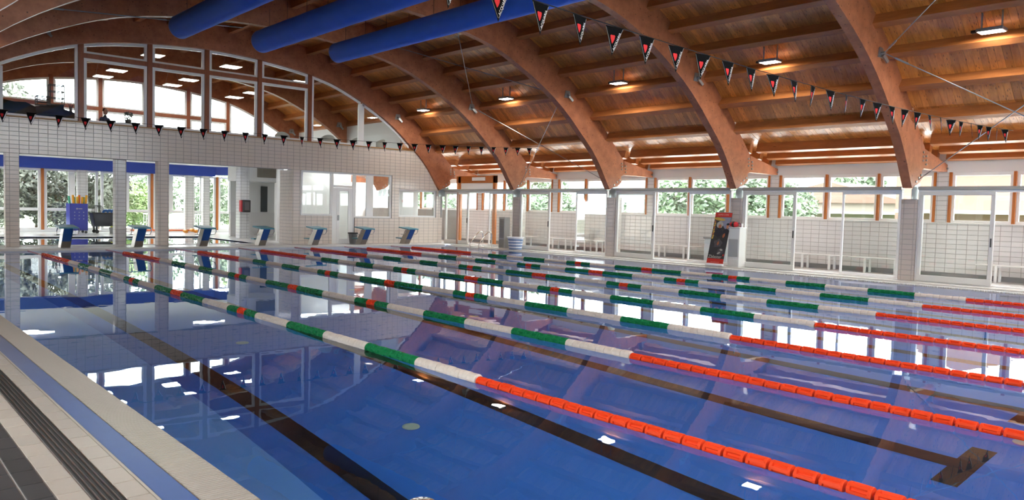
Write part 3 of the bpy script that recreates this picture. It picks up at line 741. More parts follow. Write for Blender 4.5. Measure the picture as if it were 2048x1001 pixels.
# shell behind the viewer
M_shell = mat('warm_beige_plaster', (0.40,0.33,0.26), 0.8, var=0.05)
wl = structure(empty('wall_left'), 'left side wall outside the view, with glazing added near the viewer')
G().box(-4.5, -4.3, -3.4, 38.2, -0.3, 1.4).build('wall_body', M_shell, wl)
G().box(-4.5, -4.3, -3.4, 38.2, 2.85, 3.3).build('fascia', M_shell, wl)
for ya in ALL_AY: G().box(-4.5, -4.25, ya-0.05, ya+0.3, 1.4, 2.85).build('pier', M_shell, wl)
for i in range(len(ALL_AY)-1):
    y0, y1 = ALL_AY[i+1]+0.3, ALL_AY[i]-0.05
    if ALL_AY[i] > 8:
        G().box(-4.48, -4.32, y0, y1, 1.4, 2.85).build('infill', M_shell, wl); continue
    G().box(-4.42, -4.41, y0, y1, 1.4, 2.85).build('pane', M_glass, wl)  # unseen glazing, added in the near bays to light ropes and deck
    for k in range(1, 3): G().box(-4.46, -4.36, y0+(y1-y0)*k/3-0.04, y0+(y1-y0)*k/3+0.04, 1.4, 2.85).build('mullion', M_mull, wl)
wnn = structure(empty('wall_near'), 'near end wall outside the view, with added upper glazing')
G().box(-4.5, 19.8, -3.4, -3.2, -0.3, 3.84).build('wall_body', M_shell, wnn)
nx = [1.0+1.9*i for i in range(8)]  # unseen upper glazing added to light the arch faces and end wall
for xp in nx: G().box(xp-0.075, xp+0.075, -3.38, -3.22, 3.84, zin(xp-CX)+0.1).build('post', M_post, wnn)
for i in range(7):
    q = [nx[i]+(nx[i+1]-nx[i])*j/6 for j in range(7)]
    G().strip([(x, 3.84) for x in q], [(x, max(3.9, zin(x-CX))) for x in q], -3.31, -3.302).build('pane', M_glass, wnn)
dd = [p for p in deck]
for (xa, xb) in ((-1.2,1.0),(14.3,16.5)):
    q = [xa+(xb-xa)*j/12 for j in range(13)]
    G().strip([(x, 3.84) for x in q], [(x, max(3.9, zin(x-CX)+0.05)) for x in q], -3.4, -3.2).build('gable_infill', M_shell, wnn)
G().strip([(x, max(3.3, (zin(x-CX) if abs(x-CX) < 9.5 else 2.3))) if z > 3.35 else (x, 3.2) for x, z in dd], dd, -3.4, -3.2).build('gable', M_shell, wnn)
for s_ in (1, -1):
    G().prism([(CX+s_*7.9,3.8),(CX+s_*9.3,3.8),(CX+s_*12.2,3.2),(CX+s_*12.2,3.9)], -3.4, -3.2).build('gable_end', M_shell, wnn)
wf_ = structure(empty('wall_far'), 'lounge end glazing behind the hall')
for xp in [0.95, 2.75, 4.6, 6.4, 8.2, 10.0, 11.8, 13.2]:
    G().cbox(xp-0.075, xp+0.075, 35.62, 35.72, 3.42, zin(xp-CX)+0.1, 0.006).build('post', M_post, wf_)
fx = [-0.85, 0.95, 2.75, 4.6, 6.4, 8.2, 10.0, 11.8, 13.2, 15.1]
for i in range(len(fx)-1):
    a, b = fx[i]+0.075, fx[i+1]-0.075
    if i in (2,3,4,5,6):
        arc_frame(wf_, a, b, 5.40, y0=35.64); arc_frame(wf_, a, b, 3.45, y0=35.64, top=5.25)
        G().cbox(a, b, 35.62, 35.72, 5.25, 5.40, 0.005).build('transom', M_post, wf_)
    else: arc_frame(wf_, a, b, 3.45, y0=35.64)

# ------------------------------------------------------------------ roof lamps
lamp_root = None
LX = arc_of_x(deck_r, 15.38)
lq, ld = arc_at(deck_r, LX); ln_ = Vector((-ld.y, ld.x))
lp = Vector((15.05, 5.31))
LANG = math.atan2(ld.y, ld.x)
lamp_names = {24.49:'between the two arches nearest the end wall', 19.64:'between the second and third arch', 14.68:'between the third and fourth arch', 9.86:'between the fourth arch and the nearest arch', 5.08:'at the upper right corner'}
def roof_lamp(yl, xl, zl, ang, label):
    o = empty('roof_lamp', (xl, yl, zl), 0, label=label, category='lamp', group='roof lamps'); 
    G().cbox(-0.16, 0.16, -0.24, 0.24, -0.02, 0.045, 0.008).build('housing', mat('grey_lamp_housing', (0.25,0.25,0.26), 0.4, metal=0.5), o)
    G().box(-0.135, 0.135, -0.21, 0.21, -0.026, -0.0205).build('diffuser', M_lamp, o)
    G().cbox(-0.05, 0.05, 0.24, 0.36, -0.005, 0.05, 0.006).build('driver_box', M_black, o)
    G().bar((0,-0.18,0.045), (0,-0.18,0.42), 0.03, 0.02, (1,0,0)).build('bracket', M_galv, o); G().bar((0,0.18,0.045), (0,0.18,0.42), 0.03, 0.02, (1,0,0)).build('bracket', M_galv, o)
    l = bpy.data.lights.new('lamp_light', 'AREA'); l.shape = 'RECTANGLE'; l.size = 0.26; l.size_y = 0.40; l.energy = LAMP_POWER; l.color = (1.0, 0.90, 0.78)
    lo = bpy.data.objects.new('lamp_light', l); COL.objects.link(lo); lo.parent = o; lo.location = (0, 0, -0.04)
for yl, nm in lamp_names.items():
    roof_lamp(yl, lp.x, lp.y, LANG, 'bright roof lamp '+nm)
roof_lamp(19.75, 2*CX-lp.x, lp.y, -LANG, 'roof lamp glowing at the upper left edge')

# ------------------------------------------------------------------ blue fabric ducts
def duct(xd, zb, rad, yend, label):
    o = empty('air_duct', (xd, 0, zb+rad), label=label, category='duct', group='blue fabric air ducts')
    prof = [(0.02, yend+0.06), (rad*0.55, yend+0.055), (rad*0.9, yend+0.03), (rad, yend-0.04)]
    y = yend-0.6
    while y > -3.1: prof.append((rad*(1.0+0.008*math.sin(y*5)), y)); y -= 0.6
    prof.append((rad, -3.1))
    G().lathe(prof, n=28, axis='y').build('sleeve', M_blue, o, smooth=True)
    g = G()
    for i in range(60):
        a = math.pi*2*i/60; b = math.pi*2*(i+1)/60
        if math.sin(a) > 0.4: continue
    g.tube([(-rad*0.0, yend-0.05, rad), (0, -3.0, rad)], 0.012, 6)
    g.build('suspension_rail', M_galv, o)
    y = yend-0.5
    while y > 0.5:
        G().tube([(0, y, rad), (0, y, rad+0.5)], 0.006, 5).build('hanger', M_black, o); y -= 1.1
    for yc in (yend-0.03,):
        G().lathe([(rad*1.004, yc-0.012), (rad*1.012, yc-0.012), (rad*1.012, yc+0.012), (rad*1.004, yc+0.012)], n=28, axis='y').build('end_seam', mat('pale_seam', (0.25,0.32,0.6), 0.6), o)
duct(4.72, 5.75, 0.30, 20.8, 'leftmost of the three blue fabric air ducts')
duct(6.92, 5.73, 0.31, 20.8, 'middle one of the three blue fabric air ducts')
duct(9.27, 5.80, 0.29, 20.8, 'rightmost of the three blue fabric air ducts')

# ------------------------------------------------------------------ bracing rods
def rod(a, b, label, r=0.0115):
    a = Vector(a); b = Vector(b)
    o = empty('bracing_rod', a, label=label, category='rod', group='steel bracing rods'); 
    G().tube([(0,0,0), b-a], r, 6).build('rod', M_galv, o)
    d = (b-a).normalized()
    G().tube([d*0.25, d*0.55], r*1.9, 8).build('turnbuckle', M_galv, o)
for (y0, y1, nm) in ((21.45, 16.7, 'between the second and third arch'), (7.2, 2.45, 'at the right of the nearest arch')):
    rod((15.0, y0-0.08, 5.14), (17.42, y1+0.24, 2.50), 'thin diagonal rod falling to the rail '+nm)
    rod((15.0, y1+0.22, 5.14), (17.45, y0-0.02, 2.50), 'thin diagonal rod rising from the rail '+nm)
    rod((15.0, y0-0.08, 5.14), (10.7, y1+0.22, 6.82), 'steel rod climbing to the roof crown '+nm)
    rod((10.7, y0-0.02, 6.85), (15.0, y1+0.22, 5.14), 'steel rod running down from the crown '+nm)
rod((-1.9, 16.5, 4.35), (4.6, 16.5, 6.62), 'pale tie rod under the left haunch of the third arch', 0.015)
rod((1.6, 21.3, 6.05), (6.6, 21.3, 6.45), 'pale cable run across the roof at the upper left', 0.014)

# ------------------------------------------------------------------ lane ropes
def float_mesh(L, R, m, solid):
    g = G(); n = 12; h = L/2
    if solid:
        g.lathe([(R*0.45,-h),(R*0.93,-h),(R,-h+0.008),(R,-0.004),(R*0.95,0),(R,0.004),(R,h-0.008),(R*0.93,h),(R*0.45,h)], n=n, axis='y')
    else:
        g.lathe([(R*0.5,-h),(R*0.95,-h),(R,-h+0.004),(R,-h+0.020),(R*0.68,-h+0.024),(R*0.68,h-0.024),(R,h-0.020),(R,h-0.004),(R*0.95,h),(R*0.5,h)], n=n, axis='y')
        for k in range(6):
            a = 2*math.pi*k/6; d = Vector((math.cos(a),0,math.sin(a))); t = Vector((-math.sin(a),0,math.cos(a)))
            g.obox(d*R*0.8, t, Y_, d, 0.009, h-0.012, R*0.19)
    return g.mesh('float', m, False)
PITCH_F, PITCH_N = 0.115, 0.1533
fm = {c: float_mesh(PITCH_F-0.004, 0.055, m, c == 'w') for c, m in (('g',M_fgreen),('r',M_fred),('w',M_fwhite))}
fmn = float_mesh(PITCH_N-0.018, 0.045, M_fred, False)
SEG = [(5.0,'r'),(5.92,'w'),(6.8,'g'),(7.7,'w'),(8.6,'g'),(9.5,'w'),(9.85,'g'),(10.08,'r'),(10.42,'g'),(11.33,'w'),(12.24,'g'),(12.64,'r'),(13.55,'g'),(14.49,'w'),(14.84,'g'),(15.07,'r'),(15.42,'g'),(16.35,'w'),(17.27,'g'),(18.2,'w'),(19.1,'g'),(20.02,'w')]
def colour_at(d):
    for e, c in SEG:
        if d < e: return c
    return 'n'
ordn = ['nearest the viewer','second from the viewer','third from the viewer','fourth from the viewer, in the middle','third from the glazed side','second from the glazed side','nearest the glazed side']
starts = [2.07, 1.89, 2.04, 1.88, 1.3, 1.61, 1.44]
for k in range(7):
    xr = 2.0+2*k
    o = empty('lane_rope', (xr, 0, 0), label='lane rope of red, cream and green floats, '+ordn[k], category='lane rope', group='lane ropes across the pool')
    wob = R_.uniform(0, 6)
    def xo(y): return 0.02*math.sin(y*0.55+wob)
    G().tube([(xo(y), y, 0.012) for y in np.linspace(0.0, 25.0, 40)], 0.007, 5).build('cord', M_rope, o)
    d = starts[k]
    while d < 24.6:
        c = colour_at(d+PITCH_F/2)
        p = PITCH_N if c == 'n' else PITCH_F
        yc = 25-(d+p/2)
        f = put('float', fmn if c == 'n' else fm[c], o, (xo(yc), yc, (0.009 if c == 'n' else 0.015)+R_.uniform(-0.003,0.003)), (R_.uniform(-0.02,0.02), R_.uniform(0,1.05), R_.uniform(-0.03,0.03)))
        d += p

# ------------------------------------------------------------------ starting blocks
def block(xc, label):
    o = empty('starting_block', (xc, PY1+0.45, DZ+0.012), label=label, category='starting block', group='starting blocks on the far edge')
    # post leans towards the pool: base y=+0.12, top y=-0.30
    def sec(t, hw, hd): return [(-hw, 0.10-0.42*t-hd), (hw, 0.10-0.42*t-hd), (hw, 0.10-0.42*t+hd), (-hw, 0.10-0.42*t+hd)]
    def slab(t0, t1, w0, w1, d0, d1, H=0.58):
        a = sec(t0, w0, d0); b = sec(t1, w1, d1)
        return G().add([(x, y, H*t0) for x, y in a]+[(x, y, H*t1) for x, y in b], [(3,2,1,0),(4,5,6,7),(0,1,5,4),(1,2,6,5),(2,3,7,6),(3,0,4,7)])
    slab(0, 0.33, 0.115, 0.115, 0.16, 0.16).build('steel_base', M_blocksteel, o)
    slab(0.33, 1.0, 0.112, 0.122, 0.155, 0.15).build('post', M_blockblue, o)
    for s in (-1, 1): 
        G().prism([(0.28,0.0),(-0.06,0.0),(-0.48,0.58),(-0.14,0.58)], s*0.122-0.004, s*0.122+0.004, axis='x').build('side_plate', M_blocksteel, o)
    g = G(); g.prism([(-0.52,0.575),(0.16,0.635),(0.16,0.68),(-0.52,0.62)], -0.25, 0.25, axis='x')
    p = smooth_bevel(g.build('platform', M_teal, o), 0.012)
    g = G(); g.tube([(0.27,-0.42,0.60),(0.29,-0.40,0.50),(0.28,-0.30,0.40),(0.27,-0.05,0.38),(0.14,0.0,0.38)], 0.013, 8)
    g.build('handgrip', M_steel, o)
    g = G(); g.tube([(-0.27,-0.42,0.60),(-0.29,-0.40,0.50),(-0.28,-0.30,0.40),(-0.27,-0.05,0.38),(-0.14,0.0,0.38)], 0.013, 8)
    g.build('handgrip', M_steel, o)
    G().cbox(-0.17, 0.17, 0.22, 0.48, 0.20, 0.235, 0.008).build('rear_step', M_teal, o)
    G().bar((0, 0.10, 0.18), (0, 0.42, 0.2), 0.06, 0.04).build('step_arm', M_blocksteel, o)
bl = ['at the left frame edge','in front of the blue noodle bin','in front of the tiled column and trolley','in front of the orange floor bar','before the tiled corner pillar with the extinguisher beyond','below the large office window','in front of the glazed office door','nearest the glazed side, below the small window']
for i in range(8): block(1.0+2*i, 'teal and blue starting block '+bl[i])

# ------------------------------------------------------------------ pennant lines
fw2, fh = 0.105, 0.275
flag_g = G().add([(-fw2,0,0),(fw2,0,0),(0.0,0,-fh),(-fw2,0.003,0),(fw2,0.003,0),(0.0,0.003,-fh)], [(0,1,2),(5,4,3),(0,3,4,1),(1,4,5,2),(2,5,3,0)])
flag_me = flag_g.mesh('pennant', M_flag)
emb = G(); pts = [(-0.035,-0.075),(-0.018,-0.068),(0.0,-0.072),(0.02,-0.068),(0.034,-0.078),(0.030,-0.11),(0.014,-0.145),(0.0,-0.165),(-0.012,-0.14),(-0.028,-0.11)]
emb.prism([((x-0.006)*0.8-0.008, z*0.85-0.02) for x, z in pts], -0.0015, 0.0045)
emb_me = emb.mesh('emblem', M_flagred)
bor = G(); bor.bar((fw2-0.006,-0.001,-0.012),(0.004,-0.001,-fh+0.03),0.004,0.003,(0,1,0)); bor.bar((-fw2+0.006,-0.001,-0.012),(-0.004,-0.001,-fh+0.03),0.003,0.003,(0,1,0))
bor_me = bor.mesh('piping', mat('grey_piping', (0.25,0.24,0.23), 0.8))
txt_me = text_mesh('lettering', 'ACQUARIA', 0.036, M_flagtext)
def pennants(yl, x0, x1, zf, first, step, label, hi):
    o = empty('pennant_line', (0, yl, 0), label=label, category='pennants', group='backstroke pennant lines')
    G().tube([(x, 0, zf(x)) for x in np.linspace(x0, x1, 50)], 0.005, 5).build('cord', M_black, o)
    x = first
    while x < x1-0.15:
        yaw = R_.uniform(-0.35, 0.35); tilt = R_.uniform(-0.18, 0.18)
        s = (zf(x+0.1)-zf(x-0.1))/0.2
        f = put('pennant', flag_me, o, (x, 0, zf(x)-0.004), (R_.uniform(-0.15,0.15), -math.atan(s), yaw+(R_.uniform(-0.5,0.5) if R_.random() < 0.3 else 0)))
        put('emblem', emb_me, f); put('piping', bor_me, f)
        if hi:
            a = math.atan2(fh, fw2)
            put('lettering', txt_me, f, (0.040, -0.004, -0.135), (math.pi/2, -a, 0), None)
        else:
            G_ = put('lettering', strip_me, f)
        x += step*R_.uniform(0.97, 1.03)
strip_me = G().bar((fw2-0.028,-0.0025,-0.03),(0.006,-0.0025,-fh+0.05),0.016,0.004,(0,1,0)).mesh('lettering', M_flagtext)
pennants(19.3, -1.9, 16.3, lambda x: 3.32+0.0026*(x-4.2)**2, 0.60, 0.525, 'string of black pennants crossing in front of the end wall', False)
pennants(4.85, -1.9, 15.95, lambda x: 3.225+0.0029*(x-8.0)**2, 1.5, 0.50, 'string of black pennants hanging nearest under the roof', True)

# ------------------------------------------------------------------ ladder, tower, basket, banner, cabinet
o = empty('pool_ladder', (16.7, 22.9, DZ), label='stainless steel pool ladder handrails on the right edge', category='ladder')
for dy in (-0.27, 0.27):
    P = [(-0.25,dy,-1.0),(-0.25,dy,0.0),(-0.24,dy,0.10),(-0.18,dy,0.22),(0.15,dy,0.53),(0.24,dy,0.59),(0.33,dy,0.59),(0.39,dy,0.54),(0.41,dy,0.44),(0.41,dy,0.0)]
    G().tube(P, 0.021, 10).build('handrail', M_steel, o, smooth=True)
    G().lathe([(0.05,0),(0.05,0.01),(0.03,0.018),(0.022,0.018)], c=(0.41,dy,0), n=14).build('anchor_flange', M_steel, o)
for zz in (-0.25, -0.5, -0.75):
    G().cbox(-0.29, -0.21, -0.27, 0.27, zz-0.015, zz+0.015, 0.005).build('tread', M_steel, o)
o = empty('metal_tower', (17.22, 22.02, DZ), label='tall grey metal tower with a dark mesh side by the column', category='tower')
G().cbox(-0.14, 0.14, -0.17, 0.17, 0.0, 1.20, 0.01).build('casing', mat('grey_casing', (0.50,0.50,0.47), 0.45), o)
g = G()
for k in range(26): g.box(-0.147, -0.141, -0.13, 0.13, 0.40+k*0.028, 0.412+k*0.028)
g.build('side_grille', mat('dark_grille', (0.20,0.19,0.17), 0.5), o)
g = G()
for k in range(10): g.box(-0.147, -0.141, -0.13+k*0.028, -0.115+k*0.028, 0.03, 0.34)
g.build('vent_slots', mat('mid_grille', (0.34,0.33,0.31), 0.5), o)
o = empty('laundry_basket', (17.02, 21.15, DZ), label='blue and white striped plastic basket on the deck', category='basket')
M_bb = mat('blue_basket_plastic', (0.16,0.24,0.42), 0.4); M_bw = mat('white_basket_plastic', (0.72,0.74,0.78), 0.4)
prev = None; hs = [0.0,0.06,0.11,0.17,0.22,0.28,0.33,0.39,0.44]
for i in range(8):
    r0 = 0.24+0.06*hs[i]/0.44; r1 = 0.24+0.06*hs[i+1]/0.44
    G().lathe([(r0-0.012,hs[i]),(r0,hs[i]),(r1,hs[i+1]),(r1-0.012,hs[i+1])] if i else [(0.0,0.0),(r0,0.0),(r1,hs[1]),(r1-0.012,hs[1])], n=20).build('band', M_bw if i % 2 else M_bb, o)
G().lathe([(0.285,0.435),(0.325,0.44),(0.325,0.46),(0.285,0.46)], n=20).build('rim', M_bw, o)
for s in (-1, 1): G().tube([(0.05*0,s*0.31,0.36),(0.07,s*0.335,0.33),(-0.07,s*0.335,0.33)], 0.012, 6).build('handle', M_bb, o)

# leaning banner
o = empty('roll_up_banner', (16.84, 12.38, DZ+0.02), label='dark printed banner with red ends leaning beside the column', category='banner')
o.rotation_euler = (0, math.radians(15.0), 0)
BW, BH = 0.275, 1.60
def bq(y0, y1, z0, z1, m, nm, t=0.0):
    return G().box(-0.004-t, 0.004, y0, y1, z0, z1).build(nm, m, o)
G().box(-0.003, 0.004, -BW, BW, 0.06, BH-0.02).build('sheet', mat('charcoal_banner_print', (0.035,0.034,0.036), 0.5, var=0.4, vscale=9), o)
bq(-BW, BW, BH-0.15, BH-0.02, mat('red_banner_print', (0.50,0.030,0.020), 0.45), 'top_band', 0.002)
bq(-BW, BW, 0.06, 0.20, MATS['red_banner_print'], 'bottom_band', 0.002)
sky_p = mat('grey_blue_print', (0.22,0.24,0.34), 0.5, var=0.2, vscale=10)
def blob(poly, m, nm, t): 
    G().prism([(y, z) for y, z in poly], -0.004-t, 0.003, axis='x').build(nm, m, o)
# printed picture shapes (flat print): +y is the left of the banner as seen from the pool
def oval(cy_, cz_, ry, rz_, rot=0.0, n=14, jag=0.0):
    return [(cy_+ry*(1+jag*math.sin(k*2.7))*math.cos(2*math.pi*k/n)*math.cos(rot)-rz_*math.sin(2*math.pi*k/n)*math.sin(rot), cz_+ry*math.cos(2*math.pi*k/n)*math.sin(rot)+rz_*(1+jag*math.cos(k*1.9))*math.sin(2*math.pi*k/n)*math.cos(rot)) for k in range(n)]
M_yp = mat('yellow_print', (0.50,0.33,0.06), 0.5, var=0.3, vscale=15); M_pp = mat('pale_print', (0.38,0.38,0.34), 0.5, var=0.3, vscale=12)
M_sp = mat('skin_print', (0.42,0.17,0.09), 0.5); M_dp = mat('dark_print', (0.02,0.02,0.03), 0.5, var=0.4, vscale=20); M_rp = mat('rust_print', (0.36,0.11,0.04), 0.5, var=0.3, vscale=20)
blob([(-0.27,1.06),(-0.27,1.44),(0.10,1.44),(0.05,1.30),(-0.04,1.20),(-0.12,1.10)], sky_p, 'print', 0.0030)
blob(oval(0.10,1.385,0.19,0.045,0.12,16,0.1), M_yp, 'print', 0.0036)
for i in range(9): blob(oval(0.235-0.012*(i%2),1.31-i*0.062,0.026,0.034,0.4*(i%3),9), M_yp if i % 3 else M_rp, 'print', 0.0036)
blob(oval(0.06,1.22,0.105,0.10,0.2,16,0.12), M_pp, 'print', 0.0042)
blob(oval(0.05,1.17,0.05,0.06,0.0,12), M_rp, 'print', 0.0046)
blob(oval(-0.205,1.17,0.042,0.075,0.05,14), M_sp, 'print', 0.0042)
blob(oval(-0.205,1.235,0.046,0.035,0.0,12), M_black, 'print', 0.0048)
blob(oval(-0.17,0.99,0.10,0.115,0.3,14,0.08), M_dp, 'print', 0.0038)
blob(oval(0.06,0.98,0.13,0.13,0.2,14,0.15), M_dp, 'print', 0.0034)
blob(oval(-0.13,0.90,0.035,0.07,0.3,10,0.2), M_rp, 'print', 0.0050)
blob(oval(0.02,0.66,0.14,0.12,0.2,12,0.25), mat('smoky_print', (0.075,0.072,0.075), 0.5, var=0.5, vscale=18), 'print', 0.0040)
blob(oval(0.01,0.66,0.032,0.065,0.2,10,0.2), M_rp, 'print', 0.0050)
blob(oval(-0.11,0.42,0.095,0.10,0.3,14,0.12), mat('smoky_print', (0.075,0.072,0.075), 0.5), 'print', 0.0040)
blob(oval(-0.13,0.47,0.05,0.028,0.3,10), M_pp, 'print', 0.0050)
blob(oval(-0.07,0.37,0.06,0.026,-0.5,10), M_pp, 'print', 0.0050)
blob(oval(-0.235,0.315,0.026,0.034,0.0,8,0.2), MATS['red_banner_print'], 'print', 0.0050)
t1 = text_mesh('banner_title', 'Zblaster', 0.13, mat('silver_print', (0.52,0.52,0.46), 0.4))
put('lettering', t1, o, (-0.010, 0.03, 0.255), (math.pi/2, 0.0, -math.pi/2))
t2 = text_mesh('banner_head', 'RAPID CORE', 0.062, mat('pink_print', (0.70,0.42,0.36), 0.5))
put('lettering', t2, o, (-0.010, 0.0, BH-0.085), (math.pi/2, 0.0, -math.pi/2))
t3 = text_mesh('banner_foot', 'www.rapidcore.com', 0.034, MATS['pink_print'])
put('lettering', t3, o, (-0.010, 0.0, 0.10), (math.pi/2, 0.0, -math.pi/2))
G().cbox(-0.05, 0.05, -BW-0.01, BW+0.01, -0.01, 0.055, 0.012).build('base_cassette', M_white, o)
G().tube([(0.02,0,0.05),(0.02,0,BH)], 0.01, 6).build('support_pole', M_galv, o)
G().cbox(-0.008, 0.012, -BW, BW, BH-0.02, BH, 0.004).build('top_rail', M_galv, o)
o = empty('white_cabinet', (17.2, 11.90, DZ), label='white cabinet with a grey panel behind the leaning banner', category='cabinet')
G().cbox(-0.16, 0.19, -0.18, 0.17, 0.0, 1.12, 0.012).build('body', mat('white_cabinet_paint', (0.66,0.66,0.63), 0.4), o)
G().cbox(-0.172, -0.160, -0.14, 0.16, 0.30, 0.80, 0.004).build('grey_panel', mat('grey_panel', (0.36,0.37,0.36), 0.4), o)
G().cbox(-0.175, 0.20, -0.19, 0.18, 1.12, 1.14, 0.006).build('top', M_white, o)
G().cbox(-0.172, -0.160, -0.14, 0.16, 0.06, 0.22, 0.004).build('drawer', mat('white_cabinet_paint', (0.66,0.66,0.63), 0.4), o)
o = empty('rolled_bag', (17.16, 11.96, DZ+1.14), label='red and black rolled bag lying on the white cabinet', category='bag')
g = G(); g.lathe([(0.01,-0.13),(0.05,-0.12),(0.075,-0.07),(0.08,0.0),(0.075,0.07),(0.05,0.12),(0.01,0.13)], c=(0,0.02,0.08), n=16, axis='y'); g.build('roll', mat('red_bag_fabric', (0.55,0.02,0.03), 0.6), o, smooth=True)
G().lathe([(0.082,-0.03),(0.085,-0.02),(0.085,0.03),(0.082,0.04)], c=(0,0.02,0.08), n=16, axis='y').build('black_band', M_black, o)
G().tube([(0,-0.09,0.10),(-0.02,-0.15,0.13),(0.0,-0.2,0.08),(0.03,-0.18,0.01)], 0.012, 6).build('drawstring', mat('purple_cord', (0.16,0.05,0.12), 0.7), o)
o = empty('white_cup', (17.26, 11.80, DZ+1.14), label='small white plastic cup beside the red bag', category='cup')
G().lathe([(0.0,0.0),(0.03,0.0),(0.042,0.10),(0.038,0.10),(0.027,0.008),(0.0,0.008)], n=16).build('body', M_white, o)
G().lathe([(0.043,0.098),(0.047,0.10),(0.043,0.106),(0.038,0.10)], n=16).build('rim', M_white, o)
o = empty('storage_box', (18.9, 13.55, DZ), label='pale grey chest with a dark lid beyond the banner', category='box')
G().cbox(-0.25, 0.25, -0.42, 0.42, 0.0, 0.72, 0.015).build('body', mat('pale_grey_box', (0.58,0.60,0.64), 0.4), o)
G().cbox(-0.27, 0.27, -0.45, 0.45, 0.72, 0.78, 0.01).build('lid', mat('dark_grey_lid', (0.28,0.28,0.29), 0.4), o)
G().cbox(-0.255, -0.25, -0.1, 0.12, 0.12, 0.25, 0.003).build('label_plate', mat('charcoal_plate', (0.10,0.10,0.11), 0.5), o)

# benches in the glazed corridor
def bench(yc, ln, label):
    o = empty('bench', (19.12, yc, DZ), label=label, category='bench', group='white corridor benches')
    for k in range(3):
        G().cbox(-0.20+k*0.135, -0.20+k*0.135+0.12, -ln/2, ln/2, 0.405, 0.43, 0.006).build('seat_slat', M_white, o)
    for s in (-ln/2+0.45, ln/2-0.45):
        for xx in (-0.17, 0.16): G().cbox(xx-0.025, xx+0.025, s-0.03, s+0.03, 0.0, 0.40, 0.005).build('leg', M_white, o)
        G().cbox(-0.17, 0.16, s-0.02, s+0.02, 0.36, 0.40, 0.004).build('crossbar', M_white, o)
bench(20.75, 1.6, 'white slatted bench behind the second glazed bay, far part')
bench(19.1, 1.5, 'white slatted bench behind the second glazed bay, near part')
bench(15.45, 1.9, 'white slatted bench behind the glazing left of the banner')
bench(10.4, 1.7, 'white slatted bench behind the open doorway right of the banner')
bench(8.6, 1.7, 'white slatted bench behind the slim panel right of the banner')
bench(5.3, 2.0, 'white slatted bench at the right frame edge')
bench(22.9, 1.3, 'white slatted bench behind the pool ladder')
# orange corridor frame and exit sign between end wall and second arch
o = empty('orange_door_post', (17.95, 23.55, DZ), kind='structure', label='orange timber post frame behind the pool ladder', category='frame')
G().cbox(0.0, 0.10, -0.09, 0.09, 0.0, 2.85, 0.006).build('post', M_mull, o)
G().cbox(0.0, 0.10, 2.2, 2.38, 0.0, 2.85, 0.006).build('post', M_mull, o)
G().cbox(0.0, 0.10, -0.09, 2.5, 2.56, 2.86, 0.006).build('lintel', M_mull, o)
G().cbox(0.02, 0.07, 0.09, 2.2, 2.14, 2.56, 0.006).build('upper_pane_frame', M_white, o)
G().cbox(-0.04, 0.0, 0.55, 1.4, 2.66, 2.80, 0.006).build('blank_sign', mat('sign_white', (0.85,0.85,0.84), 0.4), o)
o = empty('door_post', (SX+0.02, 25.2, DZ), kind='structure', label='slim reddish post beside the corner sliding door', category='frame')
G().cbox(-0.05, 0.0, -0.05, 0.05, 0.0, 2.15, 0.005).build('post', mat('pinkish_post', (0.46,0.27,0.20), 0.5), o)

# red door sign seen in the small window
o = empty('door_sign', (16.62, 27.6, 1.80), label='small red and white sign behind the small end window', category='sign')
G().cbox(-0.55, 0.45, 0.02, 0.06, -1.75, 0.42, 0.01).build('white_door', M_plaster, o)
G().box(-0.38, 0.02, 0.012, 0.02, -0.055, 0.055).build('plate', mat('pale_red_sign', (0.55,0.22,0.22), 0.5), o)
o = empty('wire_bin', (12.95, 26.05, DZ), label='small dark basket beside the glazed office door', category='basket')
G().lathe([(0.0,0.0),(0.12,0.0),(0.18,0.40),(0.165,0.40),(0.11,0.01),(0.0,0.01)], n=16).build('body', mat('grey_bin_plastic', (0.17,0.17,0.17), 0.5), o)
G().lathe([(0.165,0.39),(0.20,0.40),(0.20,0.44),(0.165,0.44)], n=16).build('rim', M_black, o)

# ------------------------------------------------------------------ children pool room
kp = structure(empty('kids_pool'), 'shallow blue children pool behind the end wall'); kp['category'] = 'pool'
kz = 0.02
G().box(0.4, 9.6, 26.9, 33.0, -0.9, -0.8).build('basin_floor', M_pool, kp)
for b in ((0.3,0.4,26.9,33.0),(9.6,9.7,26.9,33.0),(0.3,9.7,26.8,26.9),(0.3,9.7,33.0,33.1)): G().box(*b, -0.8, DZ-0.005).build('basin_wall', M_pool, kp)
G().cbox(0.3, 9.7, 33.0, 33.2, DZ, DZ+0.03, 0.008).build('rim', M_white, kp)
G().cbox(0.3, 9.7, 26.72, 26.9, DZ, DZ+0.02, 0.008).build('rim', M_white, kp)
G().add([(0.4,26.9,kz),(9.6,26.9,kz),(9.6,33.0,kz),(0.4,33.0,kz)], [(0,1,2,3)]).build('children_pool_water', water('kids_water', 0.02), None, kind='stuff', label='still water of the children pool behind the pillars', category='water')
o = empty('noodle_bin', (5.72, 36.6, DZ), label='tall blue perforated bin holding foam pool noodles', category='bin')
M_bin = mat('royal_blue_bin', (0.020,0.030,0.34), 0.35)
bw = 0.34
for (a, b, c, d) in ((-bw,bw,-bw,-bw+0.02),(-bw,bw,bw-0.02,bw),(-bw,-bw+0.02,-bw+0.02,bw-0.02),(bw-0.02,bw,-bw+0.02,bw-0.02)): G().box(a, b, c, d, 0.12, 1.27).build('side_panel', M_bin, o)
G().box(-bw, bw, -bw, bw, 0.12, 0.15).build('floor_panel', M_bin, o)
for xx in (-0.28, 0.28):
    for yy_ in (-0.28, 0.28): G().lathe([(0.0,-0.02),(0.055,-0.02),(0.055,0.02),(0.0,0.02)], c=(xx,yy_,0.055), n=12, axis='y').build('castor', M_black, o)
